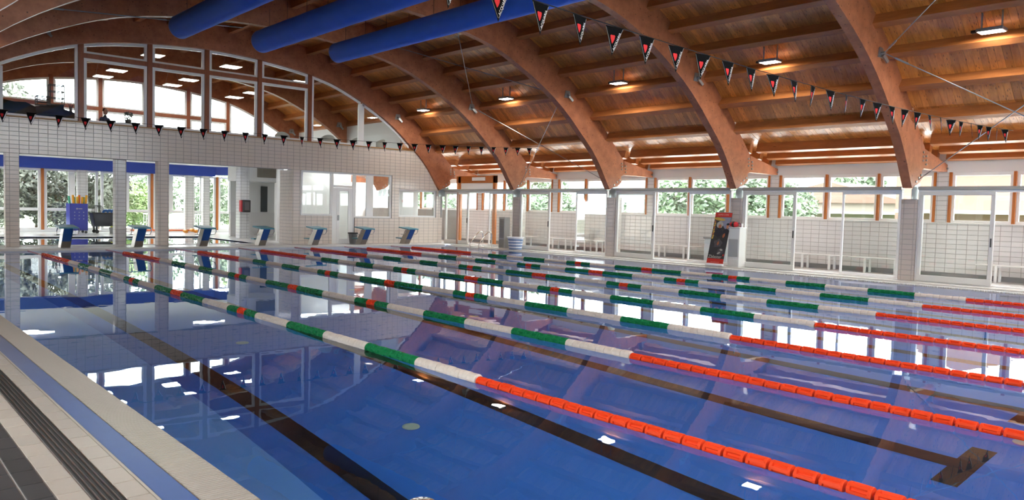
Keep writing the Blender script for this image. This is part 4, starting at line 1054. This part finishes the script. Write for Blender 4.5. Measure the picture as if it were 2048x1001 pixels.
hole = G().lathe([(0.0,-0.004),(0.022,-0.004),(0.022,0.001),(0.0,0.001)], n=10, axis='y').mesh('hole', mat('pale_hole', (0.32,0.36,0.50), 0.5))
for i in range(3):
    for j in range(3): put('hole', hole, o, (-0.16+i*0.17, -bw, 0.62+j*0.14))
for xx, zz in ((-0.07,1.05),): 
    G().lathe([(0.0,-0.004),(0.035,-0.004),(0.035,0.001),(0.0,0.001)], c=(xx,-bw,zz), n=10, axis='y').build('logo', mat('pale_logo', (0.40,0.36,0.42), 0.5), o)
    G().box(xx+0.05, xx+0.2, -bw-0.004, -bw, zz-0.015, zz+0.015).build('logo', MATS['pale_logo'], o)
cols = [((0.08,0.45,0.28),'green'),((0.80,0.36,0.02),'orange'),((0.72,0.40,0.03),'yellow'),((0.80,0.20,0.02),'dark orange'),((0.22,0.42,0.12),'leaf green'),((0.85,0.42,0.03),'amber')]
sp = [(-0.27,-0.12,0),(-0.16,-0.2,1),(-0.07,0.05,4),(-0.03,-0.22,2),(0.05,-0.1,3),(0.12,-0.23,1),(0.2,0.0,4),(0.26,-0.18,5),(0.30,0.08,4)]
for i, (a, b, c) in enumerate(sp):
    col, nm = cols[c]
    tp = (a*0.5, 0, 1.1)
    q = empty('pool_noodle', (5.72+a*0.7, 36.6+b, DZ+0.16), label='foam pool noodle in the blue bin', category='pool noodle', group='foam noodles in the blue bin')
    q['label'] = nm+' foam pool noodle standing in the blue bin, '+['leftmost','second from the left','third from the left','fourth from the left','in the middle','just right of the middle','third from the right','second from the right','rightmost'][i]
    P = [(0,0,0),(a*0.25,0,0.7),(a*0.55,b*0.1,1.42+0.05*math.sin(i*2))]
    G().tube(P, 0.045, 10).build('foam', mat('noodle_'+nm.replace(' ','_'), col, 0.7), q)
    G().tube([Vector(P[2])+Vector((0,0,-0.002)), Vector(P[2])+Vector((0,0,0.004))], 0.018, 8).build('bore', M_black, q)
o = empty('equipment_trolley', (6.82, 36.5, DZ), label='black plastic equipment trolley on wheels beside the noodle bin', category='trolley')
M_tr = mat('charcoal_trolley', (0.035,0.037,0.045), 0.5)
g = G(); a0, a1, b0, b1 = 0.50, 0.58, 0.30, 0.34
for (x0,x1,y0,y1,X0,X1,Y0,Y1) in ((-a0,a0,-b0,-b0+0.03,-a1,a1,-b1,-b1+0.03),(-a0,a0,b0-0.03,b0,-a1,a1,b1-0.03,b1),(-a0,-a0+0.03,-b0,b0,-a1,-a1+0.03,-b1,b1),(a0-0.03,a0,-b0,b0,a1-0.03,a1,-b1,b1),(-a0,a0,-b0,b0,-a0,a0,-b0,b0)):
    z1 = 0.86 if X1-X0 < 2*a0-0.001 or Y1-Y0 < 2*b0-0.001 else 0.34
    g.add([(x0,y0,0.30),(x1,y0,0.30),(x1,y1,0.30),(x0,y1,0.30),(X0,Y0,z1),(X1,Y0,z1),(X1,Y1,z1),(X0,Y1,z1)],[(3,2,1,0),(4,5,6,7),(0,1,5,4),(1,2,6,5),(2,3,7,6),(3,0,4,7)])
g.build('tub', M_tr, o)
for (a, b, c, d) in ((-0.61,0.61,-0.37,-0.33),(-0.61,0.61,0.33,0.37),(-0.61,-0.57,-0.33,0.33),(0.57,0.61,-0.33,0.33)): G().cbox(a, b, c, d, 0.85, 0.90, 0.008).build('rim', M_black, o)
for xx in (-0.42, 0.42):
    for yy_ in (-0.24, 0.24):
        G().box(xx-0.03, xx+0.03, yy_-0.03, yy_+0.03, 0.12, 0.31).build('leg', M_tr, o)
        G().lathe([(0.0,-0.02),(0.08,-0.02),(0.08,0.02),(0.0,0.02)], c=(xx,yy_-0.05,0.085), n=12, axis='y').build('wheel', M_black, o)
G().tube([(0.60,-0.3,0.88),(0.68,-0.3,1.15),(0.68,0.3,1.15),(0.60,0.3,0.88)], 0.016, 6).build('push_handle', M_black, o)
fin = mat('blue_kickboard_foam', (0.05,0.17,0.50), 0.6)
for i in range(3):
    q = empty('kickboard', (6.80+i*0.13, 36.42+i*0.05, DZ+0.62), label='blue foam kickboard upright in the black trolley, '+['leftmost','middle','rightmost'][i], category='kickboard', group='kickboards in the trolley')
    q.rotation_euler = (0.1, -0.12+0.14*i, 0.2)
    smooth_bevel(G().prism([(-0.13,0.0),(0.13,0.0),(0.13,0.36),(0.06,0.43),(-0.06,0.43),(-0.13,0.36)], -0.018, 0.018).build('foam_body', fin, q), 0.008)
    G().prism([(-0.05,0.26),(0.05,0.26),(0.04,0.32),(-0.04,0.32)], -0.0195, 0.0195).build('print', M_fwhite, q)
for i in range(5):
    q = empty('hoop_bundle', (6.40+i*0.05, 36.45+0.03*i, DZ+0.55), label='dark looped cord in the black trolley, '+['first','second','third','fourth','fifth'][i]+' from the left', category='cord', group='looped cords in the trolley')
    G().tube([(0.22*math.sin(t)*0.7, 0.03*math.cos(t*2), 0.36-0.30*math.cos(t)) for t in np.linspace(0.6, 2*math.pi-0.6, 16)], 0.011, 5).build('loop', mat('dark_cord', (0.10,0.09,0.10), 0.7), q)
q = empty('orange_float', (7.18, 36.4, DZ+0.84), label='orange foam float on the trolley rim', category='float')
g = G().lathe([(0.0,-0.10),(0.04,-0.10),(0.055,-0.07),(0.055,0.07),(0.04,0.10),(0.0,0.10)], n=12); ob = g.build('foam', mat('orange_foam', (0.75,0.28,0.02), 0.6), q, smooth=True); ob.rotation_euler = (0, math.pi/2, 0); ob.location = (0, 0, 0.11)
G().tube([(-0.10,0,0.11),(-0.14,0,0.08)], 0.008, 5).build('cord', M_black, q)
q = empty('grey_bucket', (6.98, 36.0, DZ), label='grey bucket of small toys under the trolley end', category='bucket')
G().lathe([(0.0,0.0),(0.13,0.0),(0.17,0.28),(0.158,0.28),(0.12,0.01),(0.0,0.01)], n=16).build('pail', mat('grey_bucket', (0.22,0.22,0.21), 0.5), q)
for i, c in enumerate(((0.45,0.5,0.05),(0.6,0.1,0.05),(0.1,0.4,0.2))): G().lathe([(0.0,-0.05),(0.04,-0.03),(0.05,0.0),(0.04,0.03),(0.0,0.05)], c=(-0.07+i*0.07,-0.03,0.29), n=10).build('toy', mat('toy_%d' % i, c, 0.5), q)
q = empty('red_cone_toy', (7.34, 36.05, DZ), label='small red toy standing at the trolley end', category='toy')
G().lathe([(0.0,0.0),(0.09,0.0),(0.09,0.02),(0.05,0.03),(0.02,0.25),(0.0,0.25)], n=14).build('cone', M_fred, q); G().lathe([(0.038,0.1),(0.042,0.1),(0.034,0.15),(0.030,0.15)], n=14).build('stripe', M_fwhite, q)
q = empty('orange_floor_bar', (9.75, 37.2, DZ), label='long orange barrier bar lying before the rear windows', category='barrier')
G().cbox(-1.75, 0.9, -0.04, 0.04, 0.08, 0.15, 0.01).build('bar', mat('orange_barrier', (0.72,0.13,0.02), 0.45), q)
for xx in (-1.5, -0.3, 0.7): G().cbox(xx-0.05, xx+0.05, -0.12, 0.12, 0.0, 0.08, 0.01).build('foot', MATS['orange_barrier'], q)
q = empty('yellow_floats', (10.55, 36.7, DZ), label='pile of yellow floats at the end of the orange bar', category='float')
for i in range(4): G().lathe([(0.0,-0.2),(0.06,-0.19),(0.08,-0.1),(0.08,0.1),(0.06,0.19),(0.0,0.2)], c=(0.06*(i%2)-0.3+0.25*i,0.05*(i%3),0.09+0.05*(i%2)), n=12, axis='y').build('float', mat('amber_float', (0.78,0.30,0.02), 0.5), q)
o = empty('air_conditioner', (11.65, 31.9, 2.46), label='white boxed air unit with a brown louvre under the ceiling', category='air unit')
G().cbox(-0.95, 0.95, -0.9, 0.9, 0.0, 0.78, 0.01).build('casing', M_plaster, o)
G().cbox(-0.42, 0.42, -0.915, -0.9, 0.16, 0.60, 0.005).build('louvre_frame', mat('brown_grey_louvre', (0.24,0.22,0.18), 0.5), o)
for k in range(14): G().box(-0.39+k*0.058, -0.36+k*0.058, -0.93, -0.915, 0.19, 0.57).build('louvre_blade', mat('louvre_blade', (0.36,0.33,0.27), 0.4), o)
o = empty('extinguisher_box', (10.66, 30.92, 1.15), label='black and red fire extinguisher box on the tiled column', category='extinguisher')
smooth_bevel(G().box(-0.13, 0.21, -0.16, 0.07, 0.0, 0.50).build('case', mat('black_case', (0.05,0.045,0.045), 0.35), o), 0.03)
G().cbox(-0.20, -0.13, -0.14, 0.07, 0.01, 0.49, 0.015).build('red_side', mat('red_case', (0.50,0.03,0.04), 0.4), o)
G().cbox(-0.06, 0.14, -0.172, -0.16, 0.08, 0.42, 0.005).build('window', mat('smoky_window', (0.16,0.14,0.14), 0.15), o)
# tube lamps under the lower ceiling and in the office
tl = [(3.1,30.6,3.215,0.0,'over the children pool at the left'),(8.9,30.0,3.215,0.0,'over the children pool at the right'),(11.35,27.4,2.86,0.0,'inside the office above the large window'),(12.9,28.0,2.95,0.0,'inside the office above the door'),(14.0,28.3,3.0,0.0,'inside the room above the office window')]
for (x, y, z, rz, lb) in tl:
    o = empty('tube_lamp', (x, y, z), rz, label='white tube lamp '+lb, category='lamp', group='ceiling tube lamps')
    G().cbox(-0.62, 0.62, -0.06, 0.06, 0.0, 0.04, 0.008).build('housing', M_white, o)
    G().cbox(-0.60, 0.60, -0.05, 0.05, -0.045, -0.001, 0.012).build('diffuser', M_tube, o)
    l = bpy.data.lights.new('tube_light', 'AREA'); l.shape = 'RECTANGLE'; l.size = 1.2; l.size_y = 0.1; l.energy = 14 if y > 29 else 2.0; l.color = (1,0.99,0.97)
    lo = bpy.data.objects.new('tube_light', l); COL.objects.link(lo); lo.parent = o; lo.location = (0,0,-0.055)

# ------------------------------------------------------------------ upstairs lounge
LF = 3.43
pn = 0
for iy, yl in enumerate((28.0, 32.4, 34.4)):
    for ix, xl in enumerate((6.2, 8.9, 11.6)):
        o = empty('ceiling_panel_lamp', (xl, yl, 6.5 if xl < 10 else 6.3), label='flat white ceiling panel lamp in the lounge, %s row, %s' % (('front','middle','rear')[iy], ('left','centre','right')[ix]), category='lamp', group='lounge ceiling panel lamps')
        G().cbox(-0.32, 0.32, -0.32, 0.32, 0.0, 0.03, 0.006).build('frame', M_white, o)
        G().box(-0.30, 0.30, -0.30, 0.30, -0.006, -0.001).build('diffuser', M_panel, o)
        for sx in (-0.28, 0.28): G().tube([(sx,0,0.03),(sx*0.6,0,0.55)], 0.005, 4).build('wire', M_galv, o)
        l = bpy.data.lights.new('panel_light', 'AREA'); l.shape = 'SQUARE'; l.size = 0.6; l.energy = 6
        lo = bpy.data.objects.new('panel_light', l); COL.objects.link(lo); lo.parent = o; lo.location = (0,0,-0.012)
# dark draped counter with crates at the left window
o = empty('draped_counter', (2.70, 27.35, LF), label='dark cloth covered counter behind the left lounge window', category='counter')
M_navy = mat('dark_navy_cloth', (0.008,0.010,0.018), 0.8); M_dkgreen = mat('dark_green_cloth', (0.008,0.014,0.010), 0.9)
prof = [(-1.2,0),(0.98,0),(0.98,0.74),(0.8,0.80),(0.5,0.88),(0.1,0.84),(-0.1,0.82),(-0.4,0.96),(-0.7,0.94),(-1.2,1.02)]
G().prism(prof, -0.3, 0.3).build('cloth', M_dkgreen, o)
G().prism([(-0.15,0.3),(0.60,0.3),(0.60,0.98),(0.2,0.92),(-0.15,0.86)], -0.34, 0.34).build('fold', M_navy, o)
def crate(x, y, z, wd, ht, label):
    o = empty('wire_crate', (x, y, z), label=label, category='crate', group='dark crates on the counter')
    for k in range(4):
        zz = ht*k/3; 
        for (a, b, c, d) in ((-wd,wd,-0.15,-0.13),(-wd,wd,0.13,0.15),(-wd,-wd+0.02,-0.13,0.13),(wd-0.02,wd,-0.13,0.13)): G().box(a, b, c, d, zz, zz+0.025).build('rail', M_black, o)
    for sx in (-wd+0.012, wd-0.012):
        for sy in (-0.14, 0.14): G().box(sx-0.012, sx+0.012, sy-0.012, sy+0.012, 0, ht+0.03).build('upright', M_black, o)
crate(2.78, 27.35, LF+0.93, 0.17, 0.26, 'small dark slatted crate on the lounge counter')
crate(3.16, 27.35, LF+0.98, 0.20, 0.60, 'tall dark slatted rack on the lounge counter')
o = empty('branch_vase', (3.55, 27.3, LF+0.66), label='grey vase with a bare dark branch at the counter end', category='vase')
G().lathe([(0.0,0.0),(0.05,0.0),(0.06,0.10),(0.04,0.22),(0.05,0.28),(0.04,0.28),(0.03,0.2),(0.0,0.02)], n=14).build('body', mat('grey_vase', (0.25,0.25,0.24), 0.5), o, smooth=True)
g = G()
for (a, b) in ((-0.14,0.52),(0.12,0.54),(0.01,0.62),(-0.07,0.5),(0.16,0.42)): g.tube([(0,0,0.2),(a*0.4,0,0.36),(a,0,b)], [0.010,0.008,0.004], 5)
g.build('branch', mat('dark_twig', (0.02,0.018,0.015), 0.8), o)
# seated person silhouette and a chair
def lounge_chair(x, y, rz, label, col=(0.40,0.42,0.40)):
    o = empty('lounge_chair', (x, y, LF), rz, label=label, category='chair', group='grey lounge chairs')
    m = mat('grey_chair_shell', col, 0.5)
    n = 13; A = []; B = []
    g = G()
    for i in range(n):
        t = -1.15+2.3*i/(n-1); A.append((0.28*math.sin(t), 0.26*math.cos(t), 0.45)); B.append((0.31*math.sin(t), 0.30*math.cos(t), 0.62+0.20*math.cos(t*1.1)))
    vs = A+B+[(p[0]*0.92,p[1]*0.92,p[2]) for p in A]+[(p[0]*0.92,p[1]*0.92,p[2]) for p in B]
    fs = []
    for i in range(n-1): fs += [(i,i+1,n+i+1,n+i),(2*n+i+1,2*n+i,3*n+i,3*n+i+1),(n+i,n+i+1,3*n+i+1,3*n+i)]
    g.add(vs, fs); g.build('backrest', m, o, smooth=False)
    G().lathe([(0.0,0.40),(0.26,0.40),(0.28,0.43),(0.27,0.47),(0.0,0.47)], n=18).build('seat', m, o)
    for k in range(4):
        a = math.pi/4+k*math.pi/2; G().tube([(0.16*math.cos(a),0.16*math.sin(a),0.41),(0.24*math.cos(a),0.24*math.sin(a),0.0)], 0.013, 6).build('leg', M_black, o)
for i, (x, y) in enumerate(((10.75,27.6),(12.35,27.1),(13.55,27.0),(14.55,26.95))):
    lounge_chair(x, y, 2.6+0.3*i, 'grey shell chair behind the lounge window, '+['leftmost','second from the left','third from the left','rightmost'][i])
lounge_chair(5.35, 30.6, 0.6, 'grey shell chair under the seated person', (0.10,0.10,0.10))
def person(x, y, rz):
    o = empty('person', (x, y, LF), rz, label='person in dark clothes seated in the lounge, seen in silhouette', category='person')
    bm_v = {'pel':(0,0,0.52),'sp':(0,0.03,0.72),'ch':(0,0.02,0.95),'nk':(0,0.0,1.10),'ls':(-0.18,0.02,1.03),'le':(-0.24,0.0,0.78),'lw':(-0.16,-0.22,0.70),'lh':(-0.13,-0.30,0.70),'rs':(0.18,0.02,1.03),'re':(0.24,0.0,0.78),'rw':(0.16,-0.22,0.70),'rh':(0.13,-0.30,0.70),'lk':(-0.12,-0.42,0.50),'la':(-0.12,-0.44,0.08),'lt':(-0.12,-0.58,0.04),'rk':(0.12,-0.42,0.50),'ra':(0.12,-0.44,0.08),'rt':(0.12,-0.58,0.04),'lhip':(-0.09,-0.02,0.50),'rhip':(0.09,-0.02,0.50),'h0':(0,-0.01,1.16)}
    rad = {'pel':0.13,'sp':0.12,'ch':0.14,'nk':0.05,'ls':0.06,'le':0.045,'lw':0.032,'lh':0.03,'rs':0.06,'re':0.045,'rw':0.032,'rh':0.03,'lk':0.06,'la':0.04,'lt':0.035,'rk':0.06,'ra':0.04,'rt':0.035,'lhip':0.085,'rhip':0.085,'h0':0.05}
    FE = []
    for sd, sg in (('l', -1), ('r', 1)):
        hx, hy, hz = bm_v[sd+'h']
        for q in range(4):
            fx_ = hx+(q-1.5)*0.02; L_ = (0.065, 0.075, 0.07, 0.055)[q]
            bm_v['%sf%da' % (sd, q)] = (fx_, hy-0.045, hz+0.004); bm_v['%sf%db' % (sd, q)] = (fx_, hy-0.045-L_*0.5, hz-0.006); bm_v['%sf%dc' % (sd, q)] = (fx_, hy-0.045-L_*0.85, hz-0.028)
            for e in 'abc': rad['%sf%d%s' % (sd, q, e)] = 0.0085
            FE += [(sd+'h', '%sf%da' % (sd, q)), ('%sf%da' % (sd, q), '%sf%db' % (sd, q)), ('%sf%db' % (sd, q), '%sf%dc' % (sd, q))]
        bm_v[sd+'tha'] = (hx-sg*0.04, hy-0.01, hz); bm_v[sd+'thb'] = (hx-sg*0.055, hy-0.045, hz-0.005); rad[sd+'tha'] = rad[sd+'thb'] = 0.0095
        FE += [(sd+'h', sd+'tha'), (sd+'tha', sd+'thb')]
    keys = list(bm_v); E = FE+[('pel','sp'),('sp','ch'),('ch','nk'),('nk','h0'),('ch','ls'),('ls','le'),('le','lw'),('lw','lh'),('ch','rs'),('rs','re'),('re','rw'),('rw','rh'),('pel','lhip'),('lhip','lk'),('lk','la'),('la','lt'),('pel','rhip'),('rhip','rk'),('rk','ra'),('ra','rt')]
    me = bpy.data.meshes.new('body'); me.from_pydata([bm_v[k] for k in keys], [(keys.index(a), keys.index(b)) for a, b in E], [])
    me.materials.append(mat('dark_clothes', (0.03,0.03,0.035), 0.8))
    b = put('body', me, o); sk = b.modifiers.new('skin', 'SKIN')
    for i, k in enumerate(keys):
        me.skin_vertices[0].data[i].radius = (rad[k], rad[k]*0.85); me.skin_vertices[0].data[i].use_root = (k == 'pel')
    b.modifiers.new('sub', 'SUBSURF').levels = 2; b.modifiers['sub'].render_levels = 2
    g = G(); g.lathe([(0.0,-0.12),(0.045,-0.11),(0.068,-0.07),(0.078,0.0),(0.078,0.05),(0.06,0.10),(0.0,0.125)], c=(0,-0.01,1.27), n=16)
    g.lathe([(0.0,-0.02),(0.012,-0.015),(0.014,0.0),(0.006,0.02),(0.0,0.022)], c=(0,-0.09,1.255), n=8)
    for s in (-1,1): g.lathe([(0.0,-0.03),(0.012,-0.015),(0.014,0.015),(0.0,0.03)], c=(s*0.078,0.0,1.265), n=8)
    g.build('head', mat('skin', (0.35,0.2,0.14), 0.6), o, smooth=True)
    for s in (-1,1): G().lathe([(0.0,-0.008),(0.009,0.0),(0.0,0.008)], c=(s*0.028,-0.082,1.285), n=8).build('eye', M_black, o)
    G().cbox(-0.022, 0.022, -0.088, -0.078, 1.205, 1.213, 0.002).build('mouth', mat('lip', (0.3,0.1,0.08), 0.6), o)
    G().lathe([(0.082,0.02),(0.085,0.06),(0.067,0.115),(0.0,0.14)], c=(0,0.012,1.265), n=16).build('hair', mat('dark_hair', (0.02,0.015,0.012), 0.7), o, smooth=True)
person(5.35, 30.6, 0.6)
o = empty('round_table', (6.0, 30.4, LF), label='dark round table beside the seated person', category='table')
G().lathe([(0.0,0.86),(0.40,0.86),(0.42,0.875),(0.40,0.89),(0.0,0.89)], n=24).build('top', M_black, o); G().tube([(0,0,0.02),(0,0,0.86)], 0.035, 10).build('stem', M_black, o); G().lathe([(0.0,0.0),(0.24,0.0),(0.22,0.02),(0.0,0.03)], n=20).build('foot', M_black, o)
o = empty('potted_shrub', (6.05, 30.35, LF+0.89), label='small dark potted shrub on the round lounge table', category='plant')
G().lathe([(0.0,0.0),(0.09,0.0),(0.12,0.14),(0.10,0.14),(0.0,0.12)], n=14).build('pot', mat('dark_pot', (0.05,0.05,0.05), 0.6), o)
def leaf_cloud(n, rx, ry, rz, size, seed, hollow=0.5):
    rr_ = random.Random(seed); g = G()
    for i in range(n):
        while True:
            p = Vector((rr_.uniform(-1,1), rr_.uniform(-1,1), rr_.uniform(-1,1)))
            if hollow < p.length < 1: break
        p = Vector((p.x*rx, p.y*ry, p.z*rz)); a = Vector((rr_.gauss(0,1), rr_.gauss(0,1), rr_.gauss(0,1))).normalized(); b = a.cross(Vector((rr_.gauss(0,1), rr_.gauss(0,1), rr_.gauss(0,1)))).normalized()
        s = size*rr_.uniform(0.6,1.3)
        g.add([p-a*s, p+b*s*0.45, p+a*s, p-b*s*0.45], [(0,1,2,3)])
    return g
leaf_cloud(260, 0.16, 0.16, 0.16, 0.035, 3, 0.1).build('foliage', mat('dark_leaf', (0.02,0.04,0.02), 0.6), o, loc=(0,0,0.30))

# ------------------------------------------------------------------ polished bin lid at the bottom edge
o = empty('steel_bin', (-0.86, 1.80, 0.02), label='polished steel bin with a domed lid at the bottom edge', category='bin')
G().lathe([(0.0,0.0),(0.068,0.0),(0.07,0.01),(0.07,0.54),(0.062,0.545),(0.0,0.545)], n=32).build('body', M_steel, o, smooth=True)
dome = mat('polished_dome', (0.45,0.36,0.30), 0.08, metal=1.0)
G().lathe([(0.066,0.548),(0.064,0.562),(0.055,0.578),(0.038,0.588),(0.0,0.592)], n=32).build('lid', dome, o, smooth=True)
G().lathe([(0.066,0.54),(0.075,0.54),(0.077,0.548),(0.075,0.556),(0.066,0.556)], n=32).build('rim', M_steel, o, smooth=True)

# ------------------------------------------------------------------ outdoors
gd = structure(empty('ground'), 'grass outside the building')
G().box(19.8, 27, -20, 42, -1.2, -0.35).build('bounce_ground', mat('pale_bounce_ground', (0.78,0.76,0.72), 0.8, var=0.06), gd)  # pale ground added outside the windows to bounce sky light onto the roof
G().box(27, 260, -140, 300, -1.2, -0.6).build('lawn', M_grass, gd)
G().box(-120, 19.8, 38.4, 300, -1.2, -0.4).build('lawn', M_grass, gd)
G().box(-120, -4.6, -140, 38.4, -1.2, -0.4).build('lawn', M_grass, gd)
def leafmat(name, col): 
    if name in MATS: return MATS[name]
    m, n, b = _base(name); b.inputs['Roughness'].default_value = 0.6
    t = n.nodes.new('ShaderNodeTexCoord'); no = n.nodes.new('ShaderNodeTexNoise'); no.inputs['Scale'].default_value = 1.7
    cr = n.nodes.new('ShaderNodeValToRGB'); cr.color_ramp.elements[0].color = (*[c*0.45 for c in col], 1); cr.color_ramp.elements[1].color = (*[min(1,c*1.6) for c in col], 1)
    cr.color_ramp.elements[0].position = 0.35; cr.color_ramp.elements[1].position = 0.65
    n.links.new(t.outputs['Object'], no.inputs['Vector']); n.links.new(no.outputs['Fac'], cr.inputs[0]); n.links.new(cr.outputs[0], b.inputs['Base Color'])
    MATS[name] = m; return m
L_olive = leafmat('olive_leaf', (0.14,0.155,0.12)); L_green = leafmat('green_leaf', (0.15,0.20,0.13)); L_lime = leafmat('lime_leaf', (0.22,0.30,0.12))
cloud_cache = {}
def tree(x, y, z0, h, r, leaf, label, seed, n=2600, size=0.13):
    o = empty('tree', (x, y, z0), label=label, category='tree', group='trees outside the windows')
    G().tube([(0,0,0),(0.05*h,0.02*h,h*0.35),(0.02*h,0,h*0.7)], [0.05*h**0.8,0.035*h**0.8,0.015*h**0.8], 8).build('trunk', M_bark, o)
    g = G()
    rr_ = random.Random(seed)
    for k in range(5): 
        a = rr_.uniform(0,6.28); g.tube([(0.03*h,0,h*0.35),(0.03*h+r*0.5*math.cos(a),r*0.5*math.sin(a),h*(0.55+0.08*k))], [0.02*h,0.006*h], 5)
    g.build('branches', M_bark, o)
    key = (leaf.name, n, size, seed % 3)
    if key not in cloud_cache: cloud_cache[key] = leaf_cloud(n, 1, 1, 1, size, 100+seed % 3, 0.25).mesh('foliage', leaf)
    put('foliage', cloud_cache[key], o, (0.02*h, 0, h*0.64), (0,0,seed*1.3), (r, r, h*0.42))
trees = [(-0.5,41.3,4.9,1.9,L_olive),(2.4,42.2,5.4,2.0,L_olive),(5.0,41.0,4.6,1.7,L_olive),(7.6,41.8,5.0,1.6,L_olive),(3.4,44.5,7.5,2.6,L_olive),(-1.0,46.0,9.0,3.2,L_olive),(1.2,47.0,11.0,2.6,L_olive),(1.0,40.3,2.6,1.3,L_olive),(3.2,40.2,2.4,1.3,L_olive),(5.6,40.4,2.2,1.2,L_olive),(7.4,43.5,3.0,1.5,L_olive),(-1.2,40.4,2.8,1.3,L_olive),(4.4,43.0,4.2,1.7,L_olive)]
for i, (x, y, h, r, lf) in enumerate(trees): tree(x, y, -0.4, h, r, lf, 'silvery olive tree outside the rear windows, '+['far left','left of the noodle bin','behind the noodle bin','behind the trolley','tall one behind the noodle bin','tall one at the far left','tallest one seen through the lounge glazing','low one left of the noodle bin','low one close behind the orange mullion','low one close behind the noodle bin','behind the trolley, further back','low one at the left frame edge','middle row behind the noodle bin'][i], i+1, 3400, 0.075)
bush = [(10.2,45.0,3.0,1.5,L_lime),(13.0,41.5,3.2,1.4,L_green),(15.0,42.5,3.8,1.6,L_lime),(11.8,48.0,4.2,2.0,L_green)]
for i, (x, y, h, r, lf) in enumerate(bush): tree(x, y, -0.6, h, r, lf, 'bright green shrub outside the rear windows, '+['behind the railing','beside the orange mullion','right of the orange mullion','furthest away'][i], i+20, 2600, 0.08)
side = [(30,33,4.4,2.2,L_green),(31,27.5,3.2,2.0,L_green),(33,21.5,2.9,1.9,L_green),(36,40,6.0,3.0,L_green),(34,17.2,2.3,2.0,L_green),(33,12.7,2.1,1.6,L_lime),(46,29,6.5,3.5,L_green),(44,25,5.2,2.4,L_green),(30,9.0,2.1,1.3,L_lime),(76,34.5,11.0,3.0,L_green),(62,46,8.0,4.5,L_green),(29,44,5.0,2.5,L_green)]
snm = ['behind the pool ladder','behind the second bay','behind the third bay','far behind the ladder','left of the banner','beside the pink house','behind the second bay, far','far behind the third bay','low by the right window','with feathery crown by the pink house','distant, behind the second bay','behind the corner door']
for i, (x, y, h, r, lf) in enumerate(side): tree(x, y, -0.6, h*0.8, r*0.85, lf, 'green tree outside the side windows, '+snm[i], i+40, 2600, 0.10)
def house(x, y, z0, wx, wy, h, col, roofc, label, rz=0.0):
    o = empty('house', (x, y, z0), rz, label=label, category='house', group='houses beyond the side windows')
    G().box(-wx/2, wx/2, -wy/2, wy/2, 0, h).build('walls', mat('render_%d_%d' % (x, y), col, 0.8, var=0.05), o)
    G().prism([(-wy/2-0.5,h),(wy/2+0.5,h),(0.0,h+1.7)], -wx/2-0.5, wx/2+0.5, axis='x').build('roof', mat('roof_%d_%d' % (x, y), roofc, 0.8, var=0.2), o)
    ny = max(2, int(wy/3))
    for fl in range(max(1, int(h/2.9))):
        for k in range(ny):
            yc = -wy/2+wy*(k+0.5)/ny; zc = 1.5+fl*2.9
            q = G().box(-wx/2-0.05, -wx/2+0.02, yc-0.6, yc+0.6, zc-0.75, zc+0.75).build('window', mat('blue_grey_shutter', (0.12,0.17,0.24), 0.5), o)
            G().box(-wx/2-0.07, -wx/2-0.05, yc-0.45, yc+0.45, zc-0.6, zc+0.6).build('pane', mat('house_pane', (0.10,0.13,0.17), 0.1), q)
    q = G().box(-wx/2-1.3, -wx/2, -wy/2+0.5, wy/2-0.5, 2.75, 2.92).build('balcony', mat('pale_balcony', (0.6,0.58,0.55), 0.7), o)
house(46, 13.6, -0.8, 8, 7.5, 5.4, (0.17,0.10,0.075), (0.13,0.065,0.045), 'pink rendered house seen through the right window')
house(62, 28.5, -0.8, 9, 12, 3.6, (0.18,0.155,0.125), (0.14,0.075,0.055), 'low cream house with an orange roof beyond the banner')
house(78, 50.0, -1.0, 9, 14, 3.4, (0.18,0.16,0.135), (0.14,0.08,0.06), 'distant cream house beyond the second bay')
hl = structure(empty('hill'), 'distant wooded hill')
g = G(); n = 40
vs = []
for i in range(n+1):
    yv = -80+i*9.0
    for j, (xv, zz) in enumerate(((110,-1),(150,6),(190,14),(240,20))): vs.append((xv+6*math.sin(i*0.7), yv, zz*(0.8+0.25*math.sin(i*0.45+1)+0.1*math.sin(i*1.3)) if j else -1.0))
fs = [(i*4+j, i*4+j+1, (i+1)*4+j+1, (i+1)*4+j) for i in range(n) for j in range(3)]
g.add(vs, fs); g.build('slope', mat('hill_woods', (0.075,0.10,0.095), 0.9, var=0.4, vscale=0.08), hl, smooth=True)
# railing outside the rear windows
o = empty('garden_railing', (0, 40.2, -0.4), label='white garden railing outside the rear windows', category='railing')
G().box(9.4, 12.2, -0.02, 0.02, 1.25, 1.30).build('rail', M_white, o)
for k in range(24): G().box(9.42+k*0.118, 9.44+k*0.118, -0.01, 0.01, 0.0, 1.25).build('baluster', M_white, o)
